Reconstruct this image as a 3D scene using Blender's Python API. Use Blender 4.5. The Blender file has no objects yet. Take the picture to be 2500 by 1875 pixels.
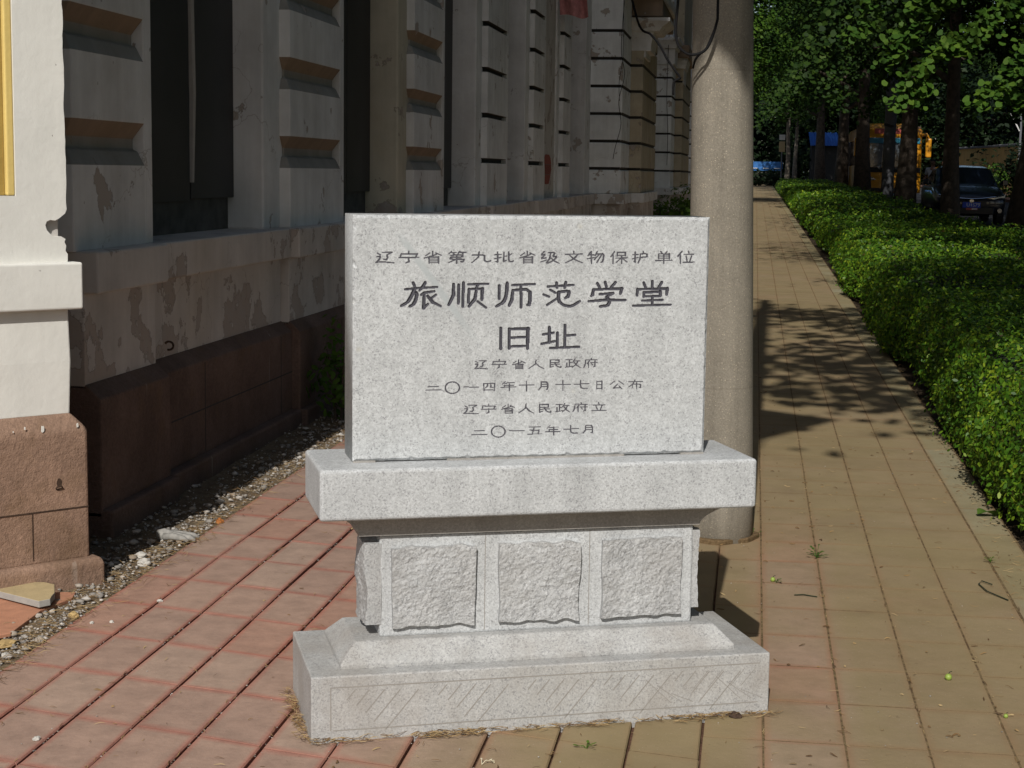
import bpy, math, random
import numpy as np
from mathutils import Vector, Matrix, noise as mnoise

random.seed(7)
RNG = np.random.default_rng(11)
scene = bpy.context.scene
COL = scene.collection
rad = math.radians

# ------------------------------------------------------------ camera
CAM_H = 1.4
cd = bpy.data.cameras.new("camera")
cam = bpy.data.objects.new("camera", cd)
COL.objects.link(cam)
cd.sensor_fit = 'HORIZONTAL'
cd.sensor_width = 36.0
cd.lens = 59.627
cd.clip_start = 0.1
cd.clip_end = 2000.0
_pitch, _roll, _yaw = rad(7.1196), rad(0.7727), rad(8.0216)
_F = Vector((-math.sin(_yaw)*math.cos(_pitch), math.cos(_yaw)*math.cos(_pitch), -math.sin(_pitch)))
_R = Vector((math.cos(_yaw), math.sin(_yaw), 0.0))
_U = _R.cross(_F)
_R2 = _R*math.cos(_roll) + _U*math.sin(_roll)
_U2 = -_R*math.sin(_roll) + _U*math.cos(_roll)
cam.matrix_world = Matrix(((_R2.x, _U2.x, -_F.x, 0), (_R2.y, _U2.y, -_F.y, 0), (_R2.z, _U2.z, -_F.z, CAM_H), (0, 0, 0, 1)))
scene.camera = cam

# ------------------------------------------------------------ light
SUN_EL = rad(38.0)
SUN_AZ = 0.038                       # shadow direction on the ground: (0.038, 1)
world = bpy.data.worlds.new("World")
scene.world = world
world.use_nodes = True
wn, wl = world.node_tree.nodes, world.node_tree.links
bg = wn.get('Background') or wn.new('ShaderNodeBackground')
wo = wn.get('World Output') or wn.new('ShaderNodeOutputWorld')
wl.new(bg.outputs[0], wo.inputs['Surface'])
sky = wn.new('ShaderNodeTexSky')
sky.sky_type = 'NISHITA'
sky.sun_disc = False
sky.sun_elevation = SUN_EL
sky.sun_rotation = math.pi + SUN_AZ
sky.air_density = 1.0
sky.dust_density = 1.5
wl.new(sky.outputs[0], bg.inputs['Color'])
bg.inputs['Strength'].default_value = 0.078
sd = bpy.data.lights.new("sun", 'SUN')
sd.energy = 4.0
sd.angle = rad(0.5)
sd.color = (1.0, 0.955, 0.885)
sun = bpy.data.objects.new("sun", sd)
COL.objects.link(sun)
sun.location = (-3, -30, 40)
_d = Vector((SUN_AZ, 1.0, -math.tan(SUN_EL)*math.hypot(SUN_AZ, 1))).normalized()
sun.rotation_euler = _d.to_track_quat('-Z', 'Y').to_euler()
scene.view_settings.view_transform = 'Standard'
scene.view_settings.look = 'None'
scene.view_settings.exposure = 0.0
scene.view_settings.gamma = 1.0
scene.render.engine = 'CYCLES'
scene.cycles.max_bounces = 6
scene.cycles.diffuse_bounces = 4
scene.cycles.transparent_max_bounces = 8
scene.cycles.sample_clamp_indirect = 6.0
scene.cycles.use_denoising = True

SLOPE = 0.008
def gz(y): return SLOPE*(y-4.1)

# ------------------------------------------------------------ object helpers
def tag(o, label=None, cat=None, group=None, kind=None):
    if label: o['label'] = label
    if cat: o['category'] = cat
    if group: o['group'] = group
    if kind: o['kind'] = kind
    return o

def thing(name, label, cat, loc=(0, 0, 0), rz=0.0, group=None):
    o = bpy.data.objects.new(name, None)
    o.empty_display_size = 0.2
    COL.objects.link(o)
    o.location = loc
    o.rotation_euler = (0, 0, rz)
    return tag(o, label, cat, group)

def link(name, me, mats=None, parent=None, loc=None, rot=None):
    o = bpy.data.objects.new(name, me)
    COL.objects.link(o)
    if mats is not None:
        if not isinstance(mats, (list, tuple)): mats = [mats]
        for m in mats: me.materials.append(m)
    if parent is not None: o.parent = parent
    if loc is not None: o.location = loc
    if rot is not None: o.rotation_euler = rot
    return o

def copy_tree(src, parent=None):
    c = src.copy()
    COL.objects.link(c)
    if parent is not None: c.parent = parent
    for ch in list(src.children):
        copy_tree(ch, c)
    return c

class MB:
    def __init__(s):
        s.v, s.f, s.mi, s.col = [], [], [], []
    def add(s, vs, fs, mi=0, col=None):
        o = len(s.v)
        s.v += [tuple(p) for p in vs]
        s.f += [tuple(i+o for i in f) for f in fs]
        s.mi += [mi]*len(fs)
        if col is not None: s.col += [col]*len(vs)
        return o
    def box(s, x0, x1, y0, y1, z0, z1, mi=0, col=None, xf=None):
        vs = [(x0,y0,z0),(x1,y0,z0),(x1,y1,z0),(x0,y1,z0),(x0,y0,z1),(x1,y0,z1),(x1,y1,z1),(x0,y1,z1)]
        if xf: vs = [xf(p) for p in vs]
        s.add(vs, [(0,3,2,1),(4,5,6,7),(0,1,5,4),(1,2,6,5),(2,3,7,6),(3,0,4,7)], mi, col)
    def loft(s, rings, mis=None, cap=True, mi=0):
        n = len(rings[0])
        vs = [p for r in rings for p in r]
        o = len(s.v)
        s.v += [tuple(p) for p in vs]
        for k in range(len(rings)-1):
            for i in range(n):
                j = (i+1) % n
                s.f.append((o+k*n+i, o+k*n+j, o+(k+1)*n+j, o+(k+1)*n+i))
                s.mi.append(mis[k] if mis else mi)
        if cap:
            s.f.append(tuple(o+i for i in reversed(range(n)))); s.mi.append(mis[0] if mis else mi)
            s.f.append(tuple(o+(len(rings)-1)*n+i for i in range(n))); s.mi.append(mis[-1] if mis else mi)
    def tube(s, pts, radii, n=8, mi=0, cap=True):
        pts = [Vector(p) for p in pts]
        if not hasattr(radii, '__len__'): radii = [radii]*len(pts)
        rings = []
        ref = Vector((0.3, 0.9, 0.31)).normalized()
        for i, p in enumerate(pts):
            t = (pts[min(i+1, len(pts)-1)] - pts[max(i-1, 0)]).normalized()
            a = t.cross(ref)
            if a.length < 1e-3: a = t.cross(Vector((1, 0, 0)))
            a.normalize(); b = t.cross(a)
            rings.append([p + (a*math.cos(2*math.pi*k/n) + b*math.sin(2*math.pi*k/n))*radii[i] for k in range(n)])
        s.loft(rings, cap=cap, mi=mi)
    def prism(s, poly, h0, h1, fn, mi=0):
        """poly: 2D outline (a,b); fn(a,b,h)->xyz"""
        n = len(poly)
        vs = [fn(a, b, h0) for a, b in poly] + [fn(a, b, h1) for a, b in poly]
        fs = [tuple(range(n-1, -1, -1)), tuple(range(n, 2*n))]
        fs += [(i, (i+1) % n, n+(i+1) % n, n+i) for i in range(n)]
        s.add(vs, fs, mi)
    def mesh(s, name, smooth=False):
        me = bpy.data.meshes.new(name)
        me.from_pydata(s.v, [], s.f)
        if any(s.mi):
            me.polygons.foreach_set('material_index', s.mi)
        if s.col and len(s.col) == len(s.v):
            at = me.color_attributes.new('col', 'FLOAT_COLOR', 'POINT')
            at.data.foreach_set('color', np.array([(*c[:3], 1.0) for c in s.col], dtype=np.float32).ravel())
        me.update()
        import bmesh
        b = bmesh.new(); b.from_mesh(me)
        bmesh.ops.recalc_face_normals(b, faces=b.faces)
        b.to_mesh(me); b.free()
        if smooth: me.polygons.foreach_set('use_smooth', [True]*len(me.polygons))
        return me
    def build(s, name, mats, parent=None, loc=None, rot=None, bevel=0, seg=2, smooth=False):
        o = link(name, s.mesh(name, smooth), mats, parent, loc, rot)
        if bevel:
            m = o.modifiers.new('bevel', 'BEVEL'); m.width = bevel; m.segments = seg; m.limit_method = 'ANGLE'; m.angle_limit = rad(35)
        return o

def fast_mesh(name, verts, loops, sizes, cols=None, smooth=False):
    """verts (N,3), loops flat index array, sizes per-face loop totals"""
    me = bpy.data.meshes.new(name)
    me.vertices.add(len(verts)); me.vertices.foreach_set('co', np.asarray(verts, np.float32).ravel())
    me.loops.add(len(loops)); me.loops.foreach_set('vertex_index', np.asarray(loops, np.int32))
    me.polygons.add(len(sizes))
    st = np.zeros(len(sizes), np.int32); st[1:] = np.cumsum(sizes)[:-1]
    me.polygons.foreach_set('loop_start', st)
    me.polygons.foreach_set('loop_total', np.asarray(sizes, np.int32))
    if cols is not None:
        at = me.color_attributes.new('col', 'FLOAT_COLOR', 'POINT')
        at.data.foreach_set('color', np.asarray(cols, np.float32).ravel())
    me.update(calc_edges=True)
    me.validate()
    return me

def leaf_mesh(name, centers, normals, sizes, shape, jitter=0.6, rng=RNG):
    """one flat polygon per leaf; shape is a 2D outline in leaf units"""
    n = len(centers); k = len(shape)
    N = normals + rng.normal(0, jitter, (n, 3)); N /= np.linalg.norm(N, axis=1)[:, None] + 1e-9
    T = rng.normal(0, 1, (n, 3)); T -= (T*N).sum(1)[:, None]*N; T /= np.linalg.norm(T, axis=1)[:, None] + 1e-9
    B = np.cross(N, T)
    sh = np.array(shape)
    V = centers[:, None, :] + sizes[:, None, None]*(sh[None, :, 0, None]*T[:, None, :] + sh[None, :, 1, None]*B[:, None, :])
    # a slight fold so that leaves catch the light differently
    V += (np.abs(sh[:, 0])*0.25)[None, :, None]*sizes[:, None, None]*N[:, None, :]
    return fast_mesh(name, V.reshape(-1, 3), np.arange(n*k), np.full(n, k))

FAN = [(0, 0), (0.5, 0.38), (0.42, 0.72), (0.12, 0.86), (-0.12, 0.86), (-0.42, 0.72), (-0.5, 0.38)]
OVAL = [(0, -0.5), (0.24, -0.12), (0.2, 0.26), (0, 0.5), (-0.2, 0.26), (-0.24, -0.12)]
QUAD = [(0, -0.5), (0.28, 0.05), (0, 0.5), (-0.28, 0.05)]

# ------------------------------------------------------------ material helpers
class NT:
    def __init__(s, name):
        s.m = bpy.data.materials.new(name); s.m.use_nodes = True
        s.t = s.m.node_tree; s.t.nodes.clear()
        s.out = s.n('ShaderNodeOutputMaterial'); s.p = s.n('ShaderNodeBsdfPrincipled')
        s.l(s.p.outputs[0], s.out.inputs[0])
        s.tc = s.n('ShaderNodeTexCoord')
    def n(s, typ, **kw):
        nd = s.t.nodes.new(typ)
        for k, v in kw.items(): setattr(nd, k, v)
        return nd
    def l(s, a, b): s.t.links.new(a, b)
    def set(s, **kw):
        for k, v in kw.items():
            key = {'col': 'Base Color', 'rough': 'Roughness', 'metal': 'Metallic', 'spec': 'Specular IOR Level', 'coat': 'Coat Weight'}[k]
            s.inp(s.p.inputs[key], v)
    def inp(s, sock, v):
        if hasattr(v, 'is_output') or isinstance(v, bpy.types.NodeSocket): s.l(v, sock)
        else:
            if sock.type == 'RGBA' and len(v) == 3: v = (*v, 1)
            sock.default_value = v
    def pos(s, scale=(1, 1, 1), src='Object', loc=(0, 0, 0)):
        mp = s.n('ShaderNodeMapping'); mp.inputs['Scale'].default_value = scale; mp.inputs['Location'].default_value = loc
        s.l(s.tc.outputs[src], mp.inputs[0]); return mp.outputs[0]
    def noise(s, scale, detail=4, rough=0.55, vec=None, dist=0.0):
        nd = s.n('ShaderNodeTexNoise'); nd.inputs['Scale'].default_value = scale; nd.inputs['Detail'].default_value = detail
        nd.inputs['Roughness'].default_value = rough; nd.inputs['Distortion'].default_value = dist
        s.l(vec if vec is not None else s.tc.outputs['Object'], nd.inputs['Vector']); return nd.outputs[0]
    def vor(s, scale, vec=None, feature='F1', out='Distance', rnd=1.0):
        nd = s.n('ShaderNodeTexVoronoi', feature=feature); nd.inputs['Scale'].default_value = scale; nd.inputs['Randomness'].default_value = rnd
        s.l(vec if vec is not None else s.tc.outputs['Object'], nd.inputs['Vector']); return nd.outputs[out]
    def ramp(s, fac, stops, interp='LINEAR'):
        nd = s.n('ShaderNodeValToRGB'); cr = nd.color_ramp; cr.interpolation = interp
        while len(cr.elements) < len(stops): cr.elements.new(0.5)
        for e, (p, c) in zip(cr.elements, stops):
            e.position = p
            e.color = (c, c, c, 1) if not hasattr(c, '__len__') else (*c[:3], 1)
        s.l(fac, nd.inputs[0]); return nd.outputs[0]
    def mix(s, fac, a, b, mode='MIX'):
        nd = s.n('ShaderNodeMix', data_type='RGBA', blend_type=mode)
        s.inp(nd.inputs[0], fac); s.inp(nd.inputs[6], a); s.inp(nd.inputs[7], b); return nd.outputs[2]
    def math(s, op, a, b=0.0, clamp=False):
        nd = s.n('ShaderNodeMath', operation=op, use_clamp=clamp); s.inp(nd.inputs[0], a); s.inp(nd.inputs[1], b); return nd.outputs[0]
    def sep(s, vec):
        nd = s.n('ShaderNodeSeparateXYZ'); s.l(vec, nd.inputs[0]); return nd.outputs
    def rng(s, v, a, b, c=0.0, d=1.0):
        nd = s.n('ShaderNodeMapRange'); s.l(v, nd.inputs[0])
        for i, x in enumerate((a, b, c, d)): nd.inputs[i+1].default_value = x
        return nd.outputs[0]
    def attr(s, name='col'):
        nd = s.n('ShaderNodeAttribute'); nd.attribute_name = name; return nd.outputs['Color']
    def island(s):
        return s.n('ShaderNodeNewGeometry').outputs['Random Per Island']
    def objrnd(s):
        return s.n('ShaderNodeObjectInfo').outputs['Random']
    def bump(s, h, strength=0.3, dist=0.01, normal=None):
        nd = s.n('ShaderNodeBump'); nd.inputs['Strength'].default_value = strength; nd.inputs['Distance'].default_value = dist
        s.l(h, nd.inputs['Height'])
        if normal is not None: s.l(normal, nd.inputs['Normal'])
        s.l(nd.outputs[0], s.p.inputs['Normal']); return nd.outputs[0]

# ------------------------------------------------------------ materials
def plain(name, col, rough=0.6, metal=0.0, spec=0.5, var=0.12, vscale=6.0, bump=0.0, coat=0.0):
    t = NT(name)
    n = t.noise(vscale, 5, 0.6)
    f = t.ramp(n, [(0.3, 1-var), (0.7, 1+var*0.6)])
    t.set(col=t.mix(1.0, col, f, 'MULTIPLY'), rough=rough, metal=metal, spec=spec)
    if coat: t.p.inputs['Coat Weight'].default_value = coat; t.p.inputs['Coat Roughness'].default_value = 0.04
    if bump: t.bump(t.noise(vscale*8, 4), bump, 0.01)
    return t.m

def granite(name, base, dark=(0.17, 0.17, 0.18), stain=0.0, band=False, rough_bump=0.12, speck=0.5):
    t = NT(name)
    # crystals of a few millimetres: pale feldspar, grey quartz, black mica
    v1 = t.n('ShaderNodeTexVoronoi'); v1.inputs['Scale'].default_value = 300
    wob = t.noise(90, 3)
    wv = t.n('ShaderNodeMix', data_type='VECTOR'); wv.inputs[0].default_value = 0.004
    t.l(t.tc.outputs['Object'], wv.inputs[4]); t.l(t.n('ShaderNodeTexNoise').outputs[1], wv.inputs[5])
    t.l(t.tc.outputs['Object'], v1.inputs['Vector'])
    r = t.sep(v1.outputs['Color'])
    mica = t.ramp(r[0], [(0.88-0.1*speck, 0), (0.94-0.1*speck, 1)])
    fine = t.ramp(t.noise(250, 3, 0.75), [(0.53, 0), (0.62, 1)])
    clump = t.ramp(t.noise(60, 4, 0.65), [(0.36, 0.25), (0.58, 1)])
    mica = t.math('MULTIPLY', mica, clump)
    fine = t.math('MULTIPLY', t.math('MULTIPLY', fine, clump), 0.78)
    quartz = t.ramp(t.noise(150, 3, 0.6), [(0.42, 0.86), (0.62, 1.06)])
    c = t.mix(1.0, base, quartz, 'MULTIPLY')
    c = t.mix(t.math('MULTIPLY', t.math('MAXIMUM', t.math('MULTIPLY', mica, 0.85), fine), 0.72), c, dark)
    big = t.ramp(t.noise(7, 4, 0.6), [(0.3, 0.90), (0.7, 1.06)])
    c = t.mix(1.0, c, big, 'MULTIPLY')
    wash = t.ramp(t.noise(1.0, 5, 0.65, t.pos((14, 14, 1.3))), [(0.34, 0.90), (0.6, 1.03)])
    c = t.mix(1.0, c, wash, 'MULTIPLY')
    if stain:
        st = t.ramp(t.noise(5.5, 5, 0.65), [(0.42, 0), (0.68, 1)])
        c = t.mix(t.math('MULTIPLY', st, stain), c, (0.265, 0.24, 0.212))
    if band:   # a pale wiped streak running down to the right across the slab
        xyz = t.sep(t.tc.outputs['Object'])
        d = t.math('ADD', t.math('MULTIPLY', xyz[0], 0.805), t.math('MULTIPLY', xyz[2], 0.594))
        w = t.math('ABSOLUTE', t.math('SUBTRACT', d, 0.447))
        b = t.rng(w, 0.005, 0.011, 1.0, 0.0)
        lim = t.rng(xyz[2], 0.95, 1.06, 0.0, 1.0)
        lim2 = t.rng(xyz[2], 1.25, 1.22, 0.0, 1.0)
        b = t.math('MULTIPLY', b, t.math('MULTIPLY', lim, lim2))
        c = t.mix(t.math('MULTIPLY', b, 0.8), c, (0.37, 0.40, 0.41))
        yl = t.ramp(t.vor(9, out='Distance'), [(0.0, 1), (0.09, 0)])
        c = t.mix(t.math('MULTIPLY', yl, 0.22), c, (0.5, 0.43, 0.25))
    t.set(col=c, rough=0.62, spec=0.35)
    t.bump(t.noise(350, 3, 0.7), rough_bump, 0.004)
    return t.m

M = {}
M['granite_slab'] = granite('granite_slab', (0.505, 0.522, 0.530), band=True, speck=0.3)
M['granite_ledge'] = granite('granite_ledge', (0.505, 0.522, 0.532), speck=0.4)
M['granite_cut'] = granite('granite_cut', (0.33, 0.315, 0.295), dark=(0.2, 0.19, 0.18), speck=0.1)
M['granite_base'] = granite('granite_base', (0.445, 0.448, 0.442), stain=0.5, speck=1.0)
M['granite_rough'] = granite('granite_rough', (0.455, 0.465, 0.47), stain=0.25, speck=1.3, rough_bump=0.4)
M['granite_groove'] = plain('granite_groove', (0.27, 0.255, 0.235), 0.8, vscale=40)
M['ink'] = None
def ink():
    t = NT('carving_paint')
    worn = t.ramp(t.noise(260, 3, 0.7), [(0.35, 0), (0.7, 1)])
    a = t.sep(t.attr())
    f = t.math('MULTIPLY', a[0], t.rng(worn, 0, 1, 1.0, 0.8))
    t.set(col=t.mix(f, (0.30, 0.30, 0.31), (0.018, 0.018, 0.030)), rough=0.75, spec=0.2)
    return t.m
M['ink'] = ink()

def plaster(name, base, peel=0.35, ochre=0.15, under=(0.27, 0.235, 0.20), clean=0.0):
    t = NT(name)
    geo = t.n('ShaderNodeNewGeometry').outputs['Position']
    z = t.sep(geo)[2]
    st = t.n('ShaderNodeMapping'); st.inputs['Scale'].default_value = (9, 9, 0.55); t.l(geo, st.inputs[0])
    streak = t.ramp(t.noise(1.0, 5, 0.65, st.outputs[0]), [(0.30, 0.88+0.09*clean), (0.65, 1.03-0.02*clean)])
    blot = t.ramp(t.noise(2.3, 6, 0.65, geo), [(0.3, 0.80+0.15*clean), (0.62, 1.05-0.03*clean)])
    c = t.mix(1.0, base, t.math('MULTIPLY', streak, blot), 'MULTIPLY')
    oc = t.ramp(t.noise(1.3, 5, 0.6, geo), [(0.5, 0), (0.75, 1)])
    c = t.mix(t.math('MULTIPLY', oc, ochre), c, (0.33, 0.25, 0.14))
    # flaked paint: larger patches low on the wall, small chips everywhere
    low = t.rng(z, 1.15, 0.75, 0.0, 0.10*(1-clean))
    pn = t.math('ADD', t.noise(3.6, 9, 0.62, geo), low)
    pm = t.ramp(pn, [(0.655-0.07*peel, 0), (0.662-0.07*peel, 1)])
    c = t.mix(pm, c, t.mix(t.ramp(t.noise(14, 4, 0.6, geo), [(0.35, 0), (0.65, 1)]), under, (0.36, 0.33, 0.30)))
    edge = t.ramp(pn, [(0.645-0.07*peel, 0), (0.655-0.07*peel, 1), (0.668-0.07*peel, 0)])
    c = t.mix(t.math('MULTIPLY', edge, 0.6), c, (0.10, 0.08, 0.065))
    cs = t.n('ShaderNodeMapping'); cs.inputs['Scale'].default_value = (1, 1, 0.5); t.l(geo, cs.inputs[0])
    chip = t.ramp(t.noise(26, 3, 0.6, cs.outputs[0]), [(0.735, 0), (0.75, 1)])
    c = t.mix(chip, c, (0.15, 0.12, 0.10))
    vor = t.n('ShaderNodeTexVoronoi', feature='DISTANCE_TO_EDGE'); vor.inputs['Scale'].default_value = 1.1
    wob = t.n('ShaderNodeMix', data_type='RGBA', blend_type='ADD'); wob.inputs[0].default_value = 0.35
    t.l(geo, wob.inputs[6]); nn = t.n('ShaderNodeTexNoise'); nn.inputs['Scale'].default_value = 5; nn.inputs['Detail'].default_value = 5; t.l(geo, nn.inputs['Vector']); t.l(nn.outputs[1], wob.inputs[7])
    t.l(wob.outputs[2], vor.inputs['Vector'])
    crack = t.math('MULTIPLY', t.ramp(vor.outputs[0], [(0.0, 1), (0.0035, 0)]), t.ramp(t.noise(1.1, 2, 0.5, geo), [(0.45, 0), (0.52, 1)]))
    c = t.mix(t.math('MULTIPLY', crack, 0.6), c, (0.2, 0.17, 0.14))
    t.set(col=c, rough=0.85, spec=0.2)
    h = t.math('SUBTRACT', t.math('ADD', t.math('MULTIPLY', t.noise(35, 5, 0.6, geo), 0.3), t.math('MULTIPLY', t.noise(6, 3, 0.5, geo), 0.5)), t.math('MULTIPLY', t.math('MAXIMUM', pm, chip), 0.6))
    t.bump(h, 0.35, 0.012)
    return t.m
M['plaster'] = plaster('plaster_wall', (0.61, 0.625, 0.625), 0.38, 0.16, under=(0.36, 0.33, 0.29))
M['plaster_far'] = plaster('plaster_far', (0.69, 0.725, 0.735), 0.3, 0.15, under=(0.36, 0.33, 0.29))  # paler, bluer copy; the light on the far bays is in the colour
M['plaster_low'] = plaster('plaster_lower', (0.52, 0.495, 0.465), 0.34, 0.3, under=(0.36, 0.315, 0.275))
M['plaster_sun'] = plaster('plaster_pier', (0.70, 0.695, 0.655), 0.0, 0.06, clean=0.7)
M['plaster_stained'] = plaster('plaster_stained', (0.42, 0.38, 0.29), 0.5, 0.6)
M['plaster_infill'] = plaster('plaster_infill', (0.45, 0.44, 0.41), 1.0, 0.2, under=(0.22, 0.2, 0.17))
M['ochre'] = plaster('ochre_groove', (0.25, 0.195, 0.145), 0.1, 0.2)  # ochre paint and warm pavement bounce, both in this soffit colour
M['grime_shade'] = plaster('grimy_shaded_plaster', (0.25, 0.245, 0.225), 0.3, 0.2)  # grime plus the groove's shadow, both in this colour
M['yellow_paint'] = plain('yellow_frame_paint', (0.66, 0.50, 0.17), 0.7, vscale=9, var=0.08, bump=0.1)
M['yellow_deep'] = plain('yellow_recess_shaded', (0.36, 0.24, 0.055), 0.7, vscale=9, var=0.15, bump=0.1)  # deeper copy of the frame yellow, recess shade in its colour
M['plaster_tan'] = plaster('plaster_tan', (0.45, 0.425, 0.34), 0.4, 0.5)
def redstone(name, base, dirt=0.5):
    t = NT(name)
    geo = t.n('ShaderNodeNewGeometry').outputs['Position']
    c = t.mix(t.ramp(t.noise(3, 6, 0.65, geo), [(0.35, 0), (0.65, 1)]), base, tuple(x*0.62 for x in base))
    g = t.ramp(t.noise(70, 3, 0.7, geo), [(0.3, 0.78), (0.7, 1.15)])
    c = t.mix(1.0, c, g, 'MULTIPLY')
    st = t.n('ShaderNodeMapping'); st.inputs['Scale'].default_value = (14, 14, 0.8); t.l(geo, st.inputs[0])
    drip = t.ramp(t.noise(1.0, 3, 0.6, st.outputs[0]), [(0.70, 0), (0.73, 1)])
    c = t.mix(t.math('MULTIPLY', drip, 0.25), c, (0.5, 0.45, 0.4))
    br = t.ramp(t.noise(4.5, 4, 0.6, geo), [(0.55, 0), (0.7, 1)])
    c = t.mix(t.math('MULTIPLY', br, dirt), c, (0.16, 0.10, 0.055))
    t.set(col=c, rough=0.88, spec=0.2)
    t.bump(t.math('ADD', t.noise(60, 4, 0.7, geo), t.math('MULTIPLY', t.noise(170, 3, 0.6, geo), 0.6)), 0.7, 0.006)
    return t.m
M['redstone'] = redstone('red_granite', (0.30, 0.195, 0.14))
M['redstone_shade'] = redstone('red_granite_shaded', (0.165, 0.112, 0.09), 0.35)  # darker copy of the pier stone, facade shade in its colour
def brick_mat():
    t = NT('exposed_brick')
    geo = t.n('ShaderNodeNewGeometry').outputs['Position']
    mp = t.n('ShaderNodeMapping'); mp.inputs['Rotation'].default_value = (rad(90), 0, rad(90)); t.l(geo, mp.inputs[0])
    b = t.n('ShaderNodeTexBrick'); b.inputs['Scale'].default_value = 4.0
    b.inputs['Color1'].default_value = (0.25, 0.06, 0.04, 1); b.inputs['Color2'].default_value = (0.16, 0.04, 0.03, 1); b.inputs['Mortar'].default_value = (0.14, 0.11, 0.09, 1)
    b.inputs['Mortar Size'].default_value = 0.015
    t.l(mp.outputs[0], b.inputs['Vector'])
    t.set(col=b.outputs[0], rough=0.9)
    t.bump(t.noise(20, 4, 0.6, geo), 0.8, 0.02)
    return t.m
M['brick'] = brick_mat()
M['shutter'] = plain('black_shutter', (0.019, 0.0195, 0.0205), 0.55, vscale=3, var=0.4)
M['pale_wood'] = plain('pale_batten', (0.30, 0.29, 0.27), 0.7, vscale=12)
M['dark_gap'] = plain('dark_recess', (0.03, 0.03, 0.028), 0.9)
M['recess_board'] = plain('recess_board', (0.075, 0.073, 0.066), 0.9, vscale=9, var=0.5)
M['rust'] = plain('rusty_iron', (0.06, 0.035, 0.022), 0.8, 0.3, vscale=60, var=0.5)

def paver_mat():
    t = NT('paver')
    geo = t.n('ShaderNodeNewGeometry').outputs['Position']
    xyz = t.sep(geo)
    c = t.attr()
    c = t.mix(1.0, c, t.ramp(t.noise(11, 8, 0.7, geo), [(0.28, 0.76), (0.72, 1.2)]), 'MULTIPLY')
    st = t.n('ShaderNodeMapping'); st.inputs['Scale'].default_value = (1.0, 6.0, 1.0); st.inputs['Rotation'].default_value = (0, 0, rad(20)); t.l(geo, st.inputs[0])
    scratch = t.ramp(t.noise(14, 5, 0.7, st.outputs[0]), [(0.5, 0), (0.8, 1)])
    c = t.mix(t.math('MULTIPLY', scratch, 0.22), c, (0.42, 0.32, 0.26))
    # tan grit trodden over the red pavers, thick on the walkway, thin beside the building
    df = t.math('ADD', t.rng(xyz[0], -1.25, -0.25, -0.30, 0.35), t.math('MULTIPLY', t.noise(1.6, 6, 0.65, geo), 0.75))
    dm = t.ramp(df, [(0.20, 0), (0.62, 1)])
    rednear = t.math('MULTIPLY', t.rng(xyz[0], 0.33, 0.22, 0.0, 1.0), t.rng(xyz[0], 0.0, 0.08, 0.0, 1.0))
    rednear = t.math('MULTIPLY', rednear, t.math('MULTIPLY', t.rng(xyz[1], 7.5, 4.4, 0.0, 0.75), t.ramp(t.noise(1.3, 3, 0.5, geo), [(0.3, 0.2), (0.6, 1)])))
    dm = t.math('MULTIPLY', dm, t.math('SUBTRACT', 1.0, rednear))
    grit = t.mix(t.ramp(t.noise(3, 6, 0.6, geo), [(0.3, 0), (0.7, 1)]), (0.205, 0.161, 0.078), (0.262, 0.208, 0.108))
    c = t.mix(t.math('MULTIPLY', dm, t.ramp(t.noise(0.9, 5, 0.65, geo), [(0.35, 0.70), (0.6, 0.90)])), c, grit)
    mud = t.ramp(t.noise(2.1, 7, 0.7, geo), [(0.55, 0), (0.72, 1)])
    c = t.mix(t.math('MULTIPLY', t.math('MULTIPLY', mud, dm), 0.4), c, (0.15, 0.105, 0.06))
    spk = t.ramp(t.noise(140, 2, 0.6, geo), [(0.70, 0), (0.74, 1)])
    c = t.mix(t.math('MULTIPLY', spk, 0.5), c, (0.45, 0.38, 0.31))
    dk = t.ramp(t.noise(48, 4, 0.7, geo), [(0.655, 0), (0.72, 1)])
    c = t.mix(t.math('MULTIPLY', dk, 0.5), c, (0.09, 0.055, 0.035))
    t.set(col=c, rough=0.9, spec=0.25)
    t.bump(t.math('ADD', t.noise(60, 5, 0.7, geo), t.math('MULTIPLY', t.noise(9, 3, 0.5, geo), 0.8)), 0.32, 0.006)
    return t.m
M['paver'] = paver_mat()

def soil(name, a, b, scale=9, bump=0.8):
    t = NT(name)
    geo = t.n('ShaderNodeNewGeometry').outputs['Position']
    c = t.mix(t.ramp(t.noise(scale, 8, 0.7, geo), [(0.35, 0), (0.65, 1)]), a, b)
    c = t.mix(1.0, c, t.ramp(t.noise(90, 3, 0.6, geo), [(0.3, 0.65), (0.7, 1.25)]), 'MULTIPLY')
    t.set(col=c, rough=0.95, spec=0.1)
    t.bump(t.noise(45, 6, 0.7, geo), bump, 0.012)
    return t.m
def joint_dirt():
    t = NT('joint_dirt')
    geo = t.n('ShaderNodeNewGeometry').outputs['Position']
    x = t.sep(geo)[0]
    tan = t.mix(t.ramp(t.noise(38, 5, 0.75, geo), [(0.40, 0), (0.58, 1)]), (0.095, 0.062, 0.036), (0.20, 0.148, 0.078))
    red = t.mix(t.ramp(t.noise(30, 5, 0.7, geo), [(0.4, 0), (0.6, 1)]), (0.20, 0.085, 0.058), (0.105, 0.055, 0.040))
    t.set(col=t.mix(t.rng(x, -0.9, -0.3), red, tan), rough=0.95, spec=0.1)
    t.bump(t.noise(160, 3, 0.7, geo), 0.6, 0.004)
    return t.m
M['joint_dirt'] = joint_dirt()
M['sand_tan'] = soil('tan_joint_sand', (0.17, 0.115, 0.062), (0.11, 0.075, 0.04), 14)
M['sand_joint'] = soil('joint_sand', (0.16, 0.085, 0.06), (0.10, 0.06, 0.04), 14)
M['gravel_bed'] = soil('gravel_bed', (0.22, 0.17, 0.11), (0.13, 0.10, 0.07), 12)
M['earth'] = soil('earth', (0.07, 0.05, 0.032), (0.045, 0.034, 0.022), 4)
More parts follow.
